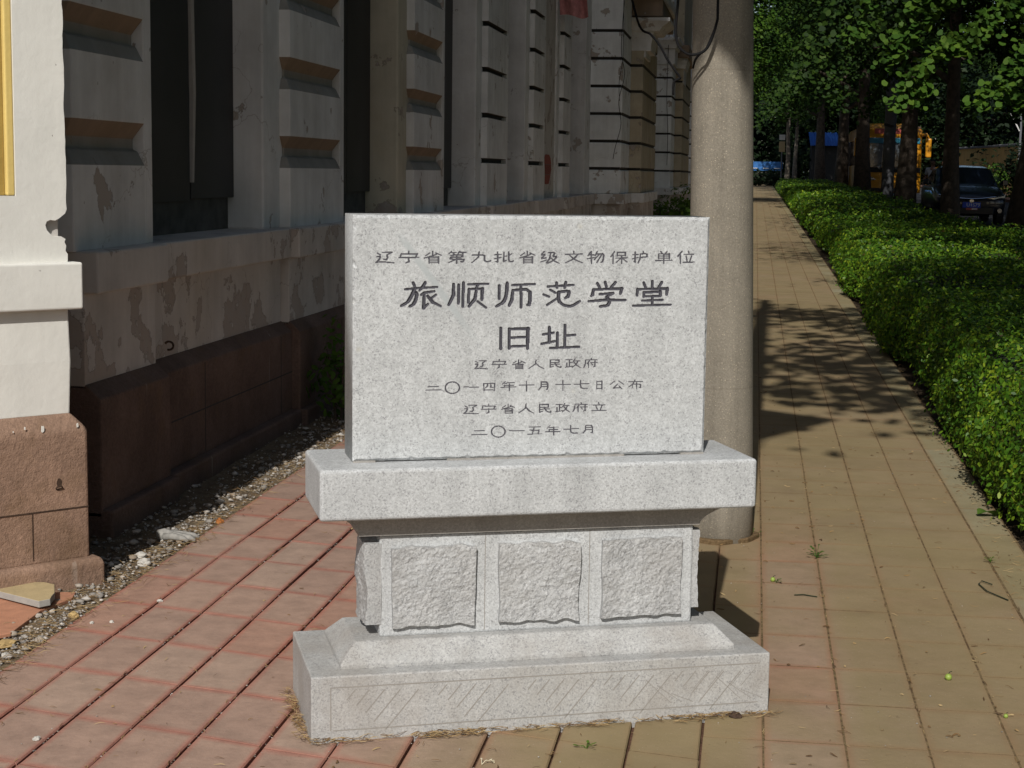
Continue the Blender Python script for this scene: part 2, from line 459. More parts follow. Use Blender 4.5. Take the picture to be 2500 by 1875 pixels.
M['ground'] = soil('ground', (0.10, 0.085, 0.06), (0.06, 0.065, 0.035), 0.7)
M['asphalt'] = soil('asphalt', (0.060, 0.061, 0.066), (0.046, 0.047, 0.05), 1.5, 0.3)
M['asphalt_sun'] = M['asphalt']
M['far_paving'] = soil('far_paving', (0.22, 0.13, 0.10), (0.17, 0.11, 0.085), 2, 0.3)
M['kerb'] = plain('kerb_stone', (0.27, 0.235, 0.17), 0.9, vscale=20, var=0.25, bump=0.3)
def stones():
    t = NT('gravel_stones')
    r = t.island()
    c = t.ramp(r, [(0.0, (0.30, 0.28, 0.25)), (0.35, (0.20, 0.185, 0.17)), (0.6, (0.46, 0.44, 0.41)), (0.8, (0.26, 0.20, 0.14)), (1.0, (0.55, 0.53, 0.50))])
    t.set(col=t.mix(1.0, c, t.ramp(t.noise(70, 4, 0.7), [(0.3, 0.75), (0.7, 1.15)]), 'MULTIPLY'), rough=0.85, spec=0.3)
    return t.m
M['stones'] = stones()
def litter():
    t = NT('dry_litter')
    c = t.ramp(t.island(), [(0.0, (0.09, 0.05, 0.025)), (0.35, (0.17, 0.10, 0.045)), (0.65, (0.30, 0.20, 0.09)), (0.85, (0.42, 0.31, 0.16)), (1.0, (0.06, 0.035, 0.02))])
    t.set(col=c, rough=0.8, spec=0.2)
    return t.m
M['litter'] = litter()
def concrete_pole():
    t = NT('pebble_concrete')
    c = t.mix(t.ramp(t.noise(6, 6, 0.65), [(0.3, 0), (0.7, 1)]), (0.190, 0.170, 0.137), (0.240, 0.216, 0.175))
    pb = t.n('ShaderNodeTexVoronoi'); pb.inputs['Scale'].default_value = 150; t.l(t.tc.outputs['Object'], pb.inputs['Vector'])
    rr = t.sep(pb.outputs['Color'])
    peb = t.math('MULTIPLY', t.ramp(pb.outputs['Distance'], [(0.30, 1), (0.36, 0)]), t.ramp(rr[0], [(0.68, 0), (0.72, 1)]))
    c = t.mix(t.math('MULTIPLY', peb, 0.7), c, t.mix(rr[1], (0.26, 0.22, 0.165), (0.44, 0.385, 0.30)))
    fine = t.ramp(t.noise(170, 3, 0.7), [(0.3, 0.75), (0.7, 1.2)])
    c = t.mix(1.0, c, fine, 'MULTIPLY')
    run = t.ramp(t.noise(1.0, 5, 0.65, t.pos((16, 16, 0.8))), [(0.35, 0.84), (0.6, 1.05)])
    c = t.mix(1.0, c, run, 'MULTIPLY')
    seam = t.rng(t.math('ABSOLUTE', t.math('SUBTRACT', t.math('FRACT', t.math('MULTIPLY', t.sep(t.tc.outputs['Object'])[2], 0.85)), 0.5)), 0.0, 0.004, 0.35, 0.0)
    c = t.mix(seam, c, (0.12, 0.10, 0.075))
    t.set(col=c, rough=0.85, spec=0.3)
    t.bump(t.math('ADD', peb, t.noise(150, 3, 0.7)), 0.3, 0.004)
    return t.m
M['pole'] = concrete_pole()
M['pole_grey'] = plain('grey_concrete', (0.13, 0.135, 0.15), 0.85, vscale=3, var=0.25)
def leaf(name, stops, trans=0.35, rough=0.6, spec=0.15):
    t = NT(name)
    c = t.ramp(t.island(), stops)
    big = t.ramp(t.noise(0.9, 4, 0.65, t.n('ShaderNodeNewGeometry').outputs['Position']), [(0.3, (0.62, 0.70, 0.75)), (0.7, (1.35, 1.2, 1.0))])
    c = t.mix(1.0, c, big, 'MULTIPLY')
    t.set(col=c, rough=rough, spec=spec)
    tr = t.n('ShaderNodeBsdfTranslucent'); t.l(t.mix(1.0, c, (1.15, 1.15, 0.5), 'MULTIPLY'), tr.inputs[0])
    ms = t.n('ShaderNodeMixShader'); ms.inputs[0].default_value = trans
    t.l(t.p.outputs[0], ms.inputs[1]); t.l(tr.outputs[0], ms.inputs[2]); t.l(ms.outputs[0], t.out.inputs[0])
    return t.m
M['ginkgo_leaf'] = leaf('ginkgo_leaf', [(0, (0.030, 0.080, 0.012)), (0.5, (0.050, 0.115, 0.016)), (1, (0.080, 0.150, 0.020))], 0.25)
M['street_leaf_shaded'] = leaf('street_leaf_shaded', [(0, (0.012, 0.032, 0.007)), (0.6, (0.022, 0.052, 0.009)), (1, (0.040, 0.080, 0.012))], 0.2)  # darker copy of the ginkgo leaf, deep canopy shade in the colour
M['hedge_leaf'] = leaf('hedge_leaf', [(0, (0.10, 0.07, 0.03)), (0.025, (0.032, 0.085, 0.009)), (0.45, (0.056, 0.145, 0.011)), (0.8, (0.115, 0.215, 0.014)), (1, (0.22, 0.31, 0.025))], 0.25, 0.45, 0.25)
M['dark_leaf'] = leaf('shaded_wood_leaf', [(0, (0.007, 0.017, 0.007)), (1, (0.014, 0.030, 0.010))], 0.15, 0.6)  # shade of the far wood is darkened into this leaf colour
M['weed_leaf'] = leaf('weed_leaf', [(0, (0.05, 0.11, 0.02)), (1, (0.09, 0.17, 0.03))], 0.3)
M['bark'] = plain('bark', (0.085, 0.066, 0.05), 0.95, vscale=9, var=0.5, bump=0.9)
M['pale_bark'] = plain('pale_bark', (0.17, 0.145, 0.115), 0.95, vscale=9, var=0.45, bump=0.7)
M['twig'] = plain('hedge_twig', (0.018, 0.026, 0.010), 0.95, vscale=20, var=0.4)
M['rubber'] = plain('rubber', (0.014, 0.014, 0.015), 0.8)
M['car_paint'] = plain('navy_car_paint', (0.004, 0.006, 0.016), 0.3, 0.0, 0.4, var=0.05, coat=0.7)
M['glass'] = plain('tinted_glass', (0.008, 0.011, 0.016), 0.06, 0.0, 0.7, var=0.02)
M['chrome'] = plain('chrome', (0.55, 0.56, 0.58), 0.18, 1.0)
M['lamp_glass'] = plain('lamp_glass', (0.55, 0.57, 0.60), 0.12, 0.6, 0.8)
M['plate_blue'] = plain('blue_plate', (0.03, 0.08, 0.55), 0.45)
M['white'] = plain('white_paint', (0.72, 0.72, 0.70), 0.5)
M['red_white'] = plain('red_sticker', (0.50, 0.10, 0.08), 0.5)
M['bus_yellow'] = plain('bus_yellow', (0.60, 0.26, 0.012), 0.35, coat=0.6, var=0.06)
M['bus_glass'] = plain('bus_glass', (0.10, 0.13, 0.16), 0.08, 0.0, 0.9)
M['sun_strip'] = plain('blue_sun_strip', (0.04, 0.22, 0.33), 0.3)
M['black'] = plain('black_plastic', (0.012, 0.012, 0.013), 0.5)
M['truck_blue'] = plain('truck_blue', (0.02, 0.13, 0.38), 0.5)
M['roof_blue'] = plain('blue_sheet_roof', (0.03, 0.12, 0.42), 0.5)
M['skin'] = plain('skin', (0.33, 0.18, 0.12), 0.6, var=0.05)
M['hair'] = plain('hair', (0.012, 0.010, 0.009), 0.6)
M['shirt_white'] = plain('white_shirt', (0.62, 0.63, 0.66), 0.8)
M['shirt_olive'] = plain('pale_olive_shirt', (0.34, 0.34, 0.22), 0.8)
M['trousers'] = plain('dark_trousers', (0.03, 0.03, 0.035), 0.8)
M['wall_yellow'] = plain('yellow_wall', (0.50, 0.33, 0.11), 0.9, vscale=1.5, var=0.3)
M['tile_tan'] = plain('tan_tile', (0.42, 0.33, 0.18), 0.8, vscale=25, var=0.15, bump=0.2)
M['tile_edge'] = plain('grey_tile_edge', (0.32, 0.31, 0.29), 0.9, vscale=30)
M['tile_red'] = plain('red_tile', (0.42, 0.20, 0.12), 0.85, vscale=25, var=0.2, bump=0.2)
M['cable'] = plain('black_cable', (0.005, 0.005, 0.006), 0.8, spec=0.2)
M['fruit'] = plain('green_fruit', (0.24, 0.33, 0.06), 0.5, vscale=30)
M['glove'] = plain('grey_knit', (0.30, 0.29, 0.27), 0.95, vscale=60, var=0.3)
M['pink'] = plain('pink_cloth', (0.45, 0.20, 0.20), 0.9, vscale=14, var=0.35)
M['orange'] = plain('orange_fragment', (0.40, 0.14, 0.03), 0.8, vscale=30, var=0.3)
M['ochre_stone'] = plain('ochre_stone', (0.40, 0.28, 0.12), 0.9, vscale=25, var=0.25)
M['pale_stone'] = plain('pale_stone', (0.50, 0.48, 0.44), 0.85, vscale=30, var=0.2)
M['pod'] = plain('pale_pod', (0.60, 0.55, 0.40), 0.7)
INSCRIPTION = [
    "-835,2392 -819,2384;-810,2396 -761,2396 -788,2383;-786,2383 -783,2368 -790,2359 -803,2362;-837,2374 -818,2376 -825,2359 -842,2346;-842,2346 -808,2349 -751,2344;-676,2401 -676,2392;-714,2389 -718,2376;-714,2388 -634,2388 -640,2376;-726,2370 -626,2371;-676,2370 -676,2350 -691,2344;-555,2401 -555,2385;-569,2394 -591,2380;-540,2394 -511,2382;-533,2388 -564,2376 -598,2368;-574,2371 -573,2343;-574,2371 -526,2373 -525,2343;-574,2362 -526,2363;-574,2354 -525,2354;-573,2345 -525,2345;-459,2402 -473,2390;-461,2396 -436,2396;-451,2394 -445,2387;-417,2402 -426,2391;-419,2397 -384,2397;-406,2396 -400,2389;-466,2382 -402,2384 -402,2373 -463,2372;-463,2372 -466,2362 -393,2363 -401,2349 -413,2350;-433,2384 -433,2342;-435,2362 -473,2346;-353,2383 -288,2385 -291,2357 -277,2349 -257,2355;-318,2399 -322,2372 -355,2345;-222,2399 -222,2349 -232,2352;-238,2385 -204,2387;-238,2365 -204,2372;-190,2397 -190,2351 -176,2357;-190,2377 -174,2379;-149,2390 -164,2381;-165,2399 -164,2354 -152,2349 -140,2355;-69,2403 -68,2386;-82,2395 -103,2381;-55,2395 -28,2383;-49,2389 -77,2377 -109,2369;-86,2372 -86,2343;-86,2372 -41,2374 -41,2343;-86,2363 -41,2363;-86,2354 -41,2354;-86,2345 -41,2345;21,2402 4,2385 27,2386 3,2366 31,2370;2,2349 33,2359;40,2396 78,2397 65,2377 88,2377 71,2357 39,2343;54,2394 49,2366 33,2345;57,2369 75,2353 99,2343;175,2403 177,2393;131,2388 221,2390;200,2389 175,2364 133,2345;152,2387 177,2363 222,2345;263,2398 252,2381;254,2385 284,2386;268,2403 270,2342;248,2366 288,2372;300,2402 289,2381;295,2390 336,2391 331,2352 320,2347;312,2389 286,2362;325,2388 299,2347;392,2402 373,2376;385,2385 385,2342;407,2399 407,2380;407,2399 450,2399 451,2381;407,2382 451,2382;400,2369 460,2371;430,2380 431,2342;426,2368 402,2347;434,2368 461,2349;503,2401 504,2350 496,2352;490,2387 519,2388;490,2366 519,2373;545,2404 548,2397;531,2391 566,2392 566,2375 532,2373;531,2391 530,2367 520,2345;640,2404 649,2394;675,2404 666,2395;629,2391 629,2367;629,2391 687,2391 688,2367;629,2380 687,2380;629,2369 688,2369;613,2357 703,2359;657,2391 658,2343;756,2405 734,2380;747,2387 748,2343;791,2405 794,2396;767,2389 820,2390;779,2380 785,2355;809,2381 800,2354;763,2348 825,2349",
    "-653,2244 -645,2226;-693,2212 -609,2220;-645,2214 -663,2175 -681,2147 -714,2129;-661,2191 -632,2194 -641,2155 -653,2135 -671,2126;-592,2246 -605,2222 -621,2206;-601,2219 -531,2223;-613,2184 -597,2194 -545,2202;-597,2194 -599,2119 -577,2139;-579,2178 -553,2147 -512,2127;-537,2184 -557,2170;-447,2237 -448,2182 -471,2134;-421,2233 -422,2141;-397,2244 -399,2125;-372,2236 -269,2239;-324,2233 -331,2213;-368,2211 -371,2146;-368,2212 -299,2213 -301,2159;-331,2201 -337,2162 -367,2126;-323,2150 -279,2118;-212,2229 -211,2164;-171,2243 -174,2181 -188,2145 -227,2124;-144,2232 -27,2237;-141,2205 -146,2157 -159,2129;-141,2206 -51,2211 -52,2134 -65,2131;-99,2230 -97,2120;41,2224 178,2232;87,2243 91,2219;136,2246 131,2219;54,2208 83,2192;19,2184 50,2172;39,2130 92,2164;98,2196 154,2202 152,2176 134,2165;98,2196 99,2152 126,2128 168,2122 213,2149;304,2240 317,2218;345,2246 352,2224;400,2245 377,2218;283,2208 280,2183 272,2175;283,2208 435,2213 428,2187;317,2184 389,2189 351,2169;355,2171 373,2147 361,2126 319,2121;259,2148 351,2155 457,2154;553,2242 563,2219;599,2250 600,2214;650,2245 634,2219;519,2209 518,2179;519,2209 681,2212 678,2182;554,2193 554,2172;554,2193 643,2196 644,2174;554,2172 644,2174;546,2150 657,2154;601,2170 602,2129;498,2124 701,2129",
    "-201,2013 -200,1909;-157,2009 -156,1910;-157,2009 -59,2010 -60,1909;-157,1964 -60,1968;-156,1919 -60,1922;20,1979 77,1988;53,2015 54,1938;13,1931 83,1944;136,2025 136,1917;139,1972 191,1976;97,1986 96,1918;59,1909 213,1914",
    "-331,1845 -319,1839;-312,1848 -275,1848 -295,1837;-294,1837 -291,1825 -297,1818 -306,1820;-332,1831 -317,1832 -323,1818 -335,1808;-335,1808 -310,1810 -267,1806;-207,1854 -207,1846;-237,1844 -240,1834;-237,1843 -174,1843 -179,1833;-246,1829 -168,1829;-207,1828 -207,1813 -218,1808;-106,1850 -106,1837;-117,1844 -134,1834;-95,1844 -72,1835;-89,1839 -113,1830 -139,1825;-120,1827 -120,1805;-120,1827 -83,1827 -83,1805;-120,1820 -83,1820;-120,1813 -83,1813;-120,1806 -83,1806;-14,1848 -17,1828 -52,1805;-14,1831 3,1815 27,1804;61,1847 107,1847 107,1835;62,1834 107,1835;61,1847 62,1811 79,1815;62,1824 112,1826;85,1833 96,1815 118,1808 118,1815;144,1847 178,1847;163,1847 163,1812;163,1832 177,1833;149,1831 149,1812;141,1809 181,1814;193,1852 182,1836;188,1842 218,1842;208,1840 199,1823 179,1808;188,1834 203,1818 220,1807;279,1853 280,1848;249,1845 311,1845;249,1845 248,1825 240,1807;269,1840 258,1827;264,1832 265,1807;275,1832 311,1832;299,1840 300,1811 291,1809;281,1826 287,1819",
    "-573,1721 -520,1720;-584,1702 -506,1702;-412,1712 -413,1705 -417,1697 -423,1691 -430,1687 -439,1684 -448,1683 -458,1684 -467,1687 -475,1692 -481,1698 -484,1706 -485,1713 -484,1720 -481,1727 -475,1734 -468,1738 -458,1741 -449,1742 -440,1741 -431,1738 -423,1733 -417,1727 -413,1719 -412,1712;-390,1715 -314,1714;-287,1731 -284,1695;-287,1731 -229,1731 -231,1694;-286,1698 -231,1697;-267,1730 -268,1716 -277,1709;-250,1730 -250,1712 -237,1712;-173,1741 -189,1726;-178,1732 -126,1733;-178,1721 -130,1721;-178,1721 -178,1711;-197,1710 -118,1711;-153,1732 -152,1693;-100,1720 -24,1720;-63,1739 -62,1689;15,1735 16,1711 3,1695;15,1735 49,1734 49,1696 42,1697;16,1723 49,1723;17,1711 49,1712;92,1720 170,1720;130,1740 131,1689;190,1720 269,1723;225,1739 225,1704 238,1697 263,1699;311,1734 311,1694;311,1734 338,1734 339,1694;311,1715 338,1715;311,1697 339,1696;408,1734 383,1716;429,1734 456,1716;422,1717 401,1697 441,1699;431,1708 447,1693;482,1728 559,1729;517,1737 505,1715 484,1702;505,1715 505,1698;505,1716 548,1716 549,1698 541,1699;526,1722 527,1692",
    "-383,1618 -370,1611;-362,1621 -320,1621 -343,1610;-342,1610 -338,1597 -345,1589 -356,1591;-385,1603 -368,1604 -375,1590 -389,1579;-389,1579 -360,1580 -311,1576;-259,1626 -259,1619;-289,1617 -292,1605;-289,1616 -226,1614 -231,1604;-298,1600 -220,1600;-259,1600 -259,1583 -270,1578;-158,1622 -158,1609;-170,1616 -187,1606;-147,1616 -125,1606;-142,1611 -166,1603 -192,1597;-173,1599 -173,1577;-173,1599 -136,1599 -135,1576;-173,1592 -136,1591;-173,1585 -135,1585;-173,1578 -135,1578;-63,1623 -66,1601 -100,1577;-63,1604 -47,1587 -24,1575;8,1618 55,1618 55,1604;8,1604 55,1604;8,1618 9,1579 26,1583;8,1593 61,1595;33,1603 45,1583 67,1575 67,1583;96,1616 129,1617;114,1616 115,1583;114,1602 128,1602;101,1601 101,1582;94,1579 131,1584;142,1621 132,1606;138,1611 166,1611;157,1610 149,1593 130,1578;138,1604 152,1588 168,1577;229,1623 231,1618;197,1616 264,1615;197,1616 196,1596 187,1579;218,1611 207,1598;213,1602 214,1578;225,1602 264,1602;251,1610 252,1582 242,1580;231,1596 237,1590;322,1622 326,1615;293,1611 357,1611;309,1605 317,1588;341,1606 334,1587;286,1581 364,1582",
    "-333,1489 -280,1489;-345,1470 -266,1470;-172,1481 -173,1474 -176,1467 -182,1461 -189,1457 -198,1454 -207,1453 -216,1455 -225,1458 -233,1463 -238,1468 -242,1476 -243,1483 -242,1490 -239,1497 -233,1503 -226,1508 -217,1510 -208,1511 -199,1510 -191,1507 -183,1502 -177,1496 -173,1489 -172,1482;-150,1486 -72,1485;-45,1502 14,1502;-18,1502 -28,1467;-40,1486 7,1485 4,1466;-53,1466 22,1466;65,1508 50,1493;61,1499 111,1499;61,1487 107,1487;61,1487 61,1477;43,1476 119,1476;85,1499 86,1458;140,1487 220,1489;175,1506 176,1472 189,1465 214,1466;256,1505 256,1481 243,1465;256,1505 292,1504 293,1466 285,1467;257,1493 292,1493;257,1482 292,1482"]

# ------------------------------------------------------------ setting
def slab_sheet(name, x0, x1, y0, y1, top, thick, mat, ny=60, kind='structure', wob=0.0, nx=1):
    mb = MB()
    ys = np.linspace(y0, y1, ny+1); xs = np.linspace(x0, x1, nx+1)
    vs = []
    for y in ys:
        for x in xs:
            w = wob*mnoise.noise(Vector((x*9, y*9, 3))) if wob else 0
            vs.append((x, y, gz(y)+top+w))
    fs = [(j*(nx+1)+i, j*(nx+1)+i+1, (j+1)*(nx+1)+i+1, (j+1)*(nx+1)+i) for j in range(ny) for i in range(nx)]
    mb.add(vs, fs)
    if thick:
        n = len(vs)
        b = [(x0, y0, gz(y0)+top-thick), (x1, y0, gz(y0)+top-thick), (x1, y1, gz(y1)+top-thick), (x0, y1, gz(y1)+top-thick)]
        o = mb.add(b, [])
        L = [j*(nx+1) for j in range(ny+1)]; Rr = [j*(nx+1)+nx for j in range(ny+1)]
        mb.f.append(tuple([o, o+3]+L[::-1])); mb.mi.append(0)
        mb.f.append(tuple([o+2, o+1]+Rr)); mb.mi.append(0)
    return tag(mb.build(name, mat), kind=kind)

slab_sheet('ground', -220, 220, -80, 420, -0.17, 0, M['ground'], 20)
slab_sheet('road', 4.32, 10.6, -60, 300, -0.150, 0, M['asphalt'], 40)
slab_sheet('far_pavement', 10.6, 13.0, -20, 300, -0.03, 0.14, M['far_paving'], 40)
slab_sheet('planting_bed', 1.03, 4.15, -20, 110, -0.03, 0.14, M['earth'], 40)
slab_sheet('kerb', 4.15, 4.32, -20, 110, 0.0, 0.17, M['kerb'], 40)
slab_sheet('gravel_bed', -2.75, -2.0, 3.0, 60, -0.006, 0.1, M['gravel_bed'], 260, wob=0.012, nx=10)
slab_sheet('joint_sand', -2.03, 0.06, 2.0, 110, -0.016, 0.1, M['sand_joint'], 60)
slab_sheet('joint_sand', 0.06, 1.03, 2.0, 110, -0.0025, 0.1, M['sand_tan'], 60)

# pavement: real pavers near the camera, larger slabs of the same pattern beyond
pv = MB()
LX = [-2.045, -1.868, -1.690, -1.512, -1.332, -1.155, -0.978, -0.80, -0.622, -0.445, -0.268, -0.09, 0.062, 0.264, 0.467, 0.673, 0.883]
def paver_col(x):
    k = random.random()
    red = Vector((0.335, 0.185, 0.145)).lerp(Vector((0.305, 0.168, 0.134)), k)
    if random.random() < 0.2: red = Vector((0.335, 0.165, 0.125))
    if random.random() < 0.15: red = Vector((0.335, 0.195, 0.155))
    return red
def lift(c, x, y, left):       # gentle heave of the bed, continuous along a course
    if not left: return 0.0012*mnoise.noise(Vector((x*1.3, y*0.8, 2)))
    return 0.0065*mnoise.noise(Vector((c*1.9, y*0.95, 4.0))) + 0.022*mnoise.noise(Vector((c*2.3, y*0.9, 9.0)))*(x-(LX[c]+LX[c+1])/2)
def paver(x0, x1, y0, y1, c, left, col, ch=0.0035, sk=0.0, fill=True):
    dj = random.gauss(0, 0.0005 if left else 0.00012)
    def P(x, y, z): return (x, y-sk*(x-x0), gz(y)+z+dj+lift(c, x, y, left))
    cy_ = 0.0006 if left else 0.0003
    fz = -0.0008 if left else -0.0002
    b = [(x0, y0), (x1, y0), (x1, y1), (x0, y1)]
    i = [(x0+ch, y0+cy_), (x1-ch, y0+cy_), (x1-ch, y1-cy_), (x0+ch, y1-cy_)]
    m1, m2 = 0.020, 0.026
    w = [(x0+m1+0.006*random.random(), y0+m2*(0.6+random.random())), (x1-m1, y0+m2*(0.6+random.random())), (x1-m1+0.006*random.random(), y1-m2*(0.6+random.random())), (x0+m1, y1-m2*(0.6+random.random()))]
    vs = [P(x, y, -0.05) for x, y in b]+[P(x, y, -ch if left else -0.0012) for x, y in b]+[P(x, y, 0) for x, y in i]+[P(x, y, 0.0002) for x, y in w]
    fs = [(12, 13, 14, 15)]
    for k in range(4):
        j = (k+1) % 4
        fs += [(k, j, 4+j, 4+k), (4+k, 4+j, 8+j, 8+k), (8+k, 8+j, 12+j, 12+k)]
    o = len(pv.v)
    pv.add(vs, fs, 0)
    edge = Vector((col.x*1.02, col.y*0.86, col.z*0.82)); dusty = Vector((col.x*0.96+0.014, col.y*1.14+0.016, col.z*1.12+0.012))
    pv.col += [edge]*12+[dusty]*4
    if fill:                    # dirt packed into the cross joint
        f = [P(x0+0.002, y1-0.001, fz), P(x1-0.002, y1-0.001, fz), P(x1-0.002, y1+0.005, fz), P(x0+0.002, y1+0.005, fz)]
        pv.add(f, [(0, 1, 2, 3)], 1, Vector((0.1, 0.07, 0.05)))
        if not left:
            f = [P(x1-0.001, y0, -0.0010), P(x1+0.007, y0, -0.0010), P(x1+0.007, y1+0.004, -0.0010), P(x1-0.001, y1+0.004, -0.0010)]
            pv.add(f, [(0, 1, 2, 3)], 1, Vector((0.1, 0.07, 0.05)))
for c in range(len(LX)-1):
    left = LX[c] < -0.2
    x0, x1 = LX[c], LX[c+1]
    pitch = 0.342 if left else 0.324
    y = 2.35 if left else 2.20
    sk = 0.244 if left else 0.0                     # the courses run slightly out of square here
    skew = sk*(x0+1.87)
    row = 0
    while y < 46:
        gap = 0.0060*(0.6+0.9*random.random()) if left else 0.0050*(0.7+0.6*random.random())
        cg = 0.0009+0.0009*random.random()
        yo = y - skew
        paver(x0+gap/2, x1-gap/2, yo+cg, yo+pitch-cg, c, left, paver_col(x0), 0.0035 if left else 0.0014, sk)
        y += pitch; row += 1
# edging kerb flush with the paving on the hedge side
y = 2.2
while y < 46:
    paver(0.889, 1.03, y+0.002, y+0.498, 15, False, Vector((0.30, 0.25, 0.18)) if random.random() < 0.8 else Vector((0.36, 0.34, 0.29)))
    y += 0.5
for k in range(16):
    y0 = 46+k*4
    for c in range(12, len(LX)-1):
        paver(LX[c]+0.002, LX[c+1]-0.002, y0, y0+3.99, 14, False, paver_col(0), fill=False)
    paver(-2.04, 0.06, y0, y0+3.99, 14, False, paver_col(0), fill=False)
    paver(0.889, 1.03, y0, y0+3.99, 14, False, Vector((0.30, 0.25, 0.18)), fill=False)
pavement = tag(pv.build('pavement', [M['paver'], M['joint_dirt']]), kind='structure')

# ------------------------------------------------------------ loose stones and dry litter
def rocks_mesh(name, pts, sizes, rng):
    base = np.array([(1,0,0),(-1,0,0),(0,1,0),(0,-1,0),(0,0,1),(0,0,-1),(.6,.6,.6),(-.6,.6,.6),(.6,-.6,.6),(-.6,-.6,.6)], float)
    tri = []
    import itertools
    top = [6, 8, 9, 7]
    faces = [(4,6,7),(4,8,6),(4,9,8),(4,7,9),(6,0,2),(6,2,7),(7,2,1),(7,1,9),(9,1,3),(9,3,8),(8,3,0),(8,0,6),(5,2,0),(5,1,2),(5,3,1),(5,0,3)]
    n = len(pts)
    ang = rng.uniform(0, 2*np.pi, n); ca, sa = np.cos(ang), np.sin(ang)
    sc = rng.uniform(0.55, 1.0, (n, 3))*sizes[:, None]; sc[:, 2] *= 0.65
    V = base[None]*rng.uniform(0.75, 1.2, (n, 10, 1))*sc[:, None, :]
    X = V[..., 0]*ca[:, None]-V[..., 1]*sa[:, None]; Y = V[..., 0]*sa[:, None]+V[..., 1]*ca[:, None]
    V = np.stack([X, Y, V[..., 2]], -1)+pts[:, None, :]
    F = np.array(faces)[None]+(np.arange(n)*10)[:, None, None]
    return fast_mesh(name, V.reshape(-1, 3), F.ravel(), np.full(n*len(faces), 3))
g = np.random.default_rng(3)
P = []
S = []
for _ in range(8500):
    yy = 3.6+(g.random()**1.7)*14
    t = g.random()
    xx = -2.05-abs(g.normal(0, 0.12)) if t < 0.6 else g.uniform(-2.45, -2.03)
    s = 0.003+0.008*g.random()**2
    if g.random() < 0.05: s = 0.012+0.012*g.random()
    P.append((xx, yy, gz(yy)+s*0.2)); S.append(s)
for _ in range(1500):       # white chips caught in the open joints
    c = g.integers(0, 9); yy = 3.4+g.random()**1.4*6
    if g.random() < 0.5: continue
    s = 0.0018+0.0022*g.random()
    P.append((LX[c]+g.normal(0, 0.003), yy, gz(yy)-0.004)); S.append(s)
for _ in range(260):
    yy = 3.5+g.random()**1.3*7; s = 0.0015+0.0022*g.random()
    P.append((g.uniform(-2.0, 0.95), yy, gz(yy)+s*0.4)); S.append(s)
tag(link('gravel', rocks_mesh('gravel', np.array(P), np.array(S), g), M['stones']), 'loose grey gravel along the foot of the wall', 'gravel', kind='stuff')

def ribbons(name, items, mat):
    """items: (x, y, z, angle, length, width, bend)"""
    V, L, Z = [], [], []
    for (x, y, z, a, ln, w, bd) in items:
        pts = []
        for k in range(4):
            u = (k/3-0.5)*ln
            px = x+math.cos(a)*u-math.sin(a)*bd*(u*u/ln); py = y+math.sin(a)*u+math.cos(a)*bd*(u*u/ln)
            pts.append((px, py, z+0.004*math.sin(k*1.3+a*7)*min(1, ln/0.05)+0.001))
        o = len(V)
        for k, p in enumerate(pts):
            ww = w*(0.5 if k in (0, 3) else 1)
            V.append((p[0]-math.sin(a)*ww/2, p[1]+math.cos(a)*ww/2, p[2])); V.append((p[0], p[1], p[2]+ww*0.6)); V.append((p[0]+math.sin(a)*ww/2, p[1]-math.cos(a)*ww/2, p[2]))
        for k in range(3):
            for q in range(2):
                i = o+k*3+q
                L += [i, i+1, i+4, i+3]; Z.append(4)
    return fast_mesh(name, np.array(V), np.array(L), np.array(Z))

# ------------------------------------------------------------ inscribed stone monument
MON = thing('stone_monument', 'pale grey granite stele with carved Chinese inscription on a stepped base', 'monument', (-0.4826, 4.1453, 0.0), rad(21.3015))
def rect_ring(x0, x1, y0, y1, z): return [(x0, y0, z), (x1, y0, z), (x1, y1, z), (x0, y1, z)]
mb = MB(); mb.box(-0.5996, 0.5996, 0, 0.4325, -0.03, 0.1641)
base_block = mb.build('base_block', M['granite_base'], MON, bevel=0.004)
# incised border and tool lines as flat strips, groove shade in their colour
mb = MB()
def incise(x0, z0, x1, z1, w=0.0030, y=-0.0006):
    d = Vector((x1-x0, 0, z1-z0)).normalized(); n = Vector((-d.z, 0, d.x))*w/2
    mb.add([(x0-n.x, y, z0-n.z), (x1-n.x, y, z1-n.z), (x1+n.x, y, z1+n.z), (x0+n.x, y, z0+n.z)], [(0, 1, 2, 3)])
incise(-0.552, 0.135, 0.572, 0.138); incise(-0.545, 0.026, 0.568, 0.034); incise(-0.551, 0.134, -0.551, 0.026)
for k, x in enumerate([-0.49, -0.26, -0.03, 0.17, 0.36]):
    for j, (dx, ln) in enumerate([(0.0, 0.030), (0.035, 0.045), (0.073, 0.066), (0.112, 0.092), (0.158, 0.115)]):
        zt = 0.128-0.002*j
        incise(x+dx, zt, x+dx-ln*0.72, zt-ln*0.86, 0.0028)
    if k >= 3:
        for j in range(3): incise(x+0.09+j*0.035, 0.11-j*0.02, x+0.16+j*0.03, 0.045, 0.0016)
for x in (0.40, 0.44, 0.50, 0.53): incise(x+0.03, 0.126, x-0.01, 0.08, 0.0016)
mb.build('carved_border', M['granite_groove'], base_block)
# sloped second step
mb = MB()
mb.loft([rect_ring(-0.52, 0.52, 0.05, 0.385, 0.162), rect_ring(-0.52, 0.52, 0.05, 0.385, 0.177), rect_ring(-0.478, 0.478, 0.098, 0.337, 0.222)])
mb.build('sloped_step', M['granite_base'], MON, bevel=0.004)
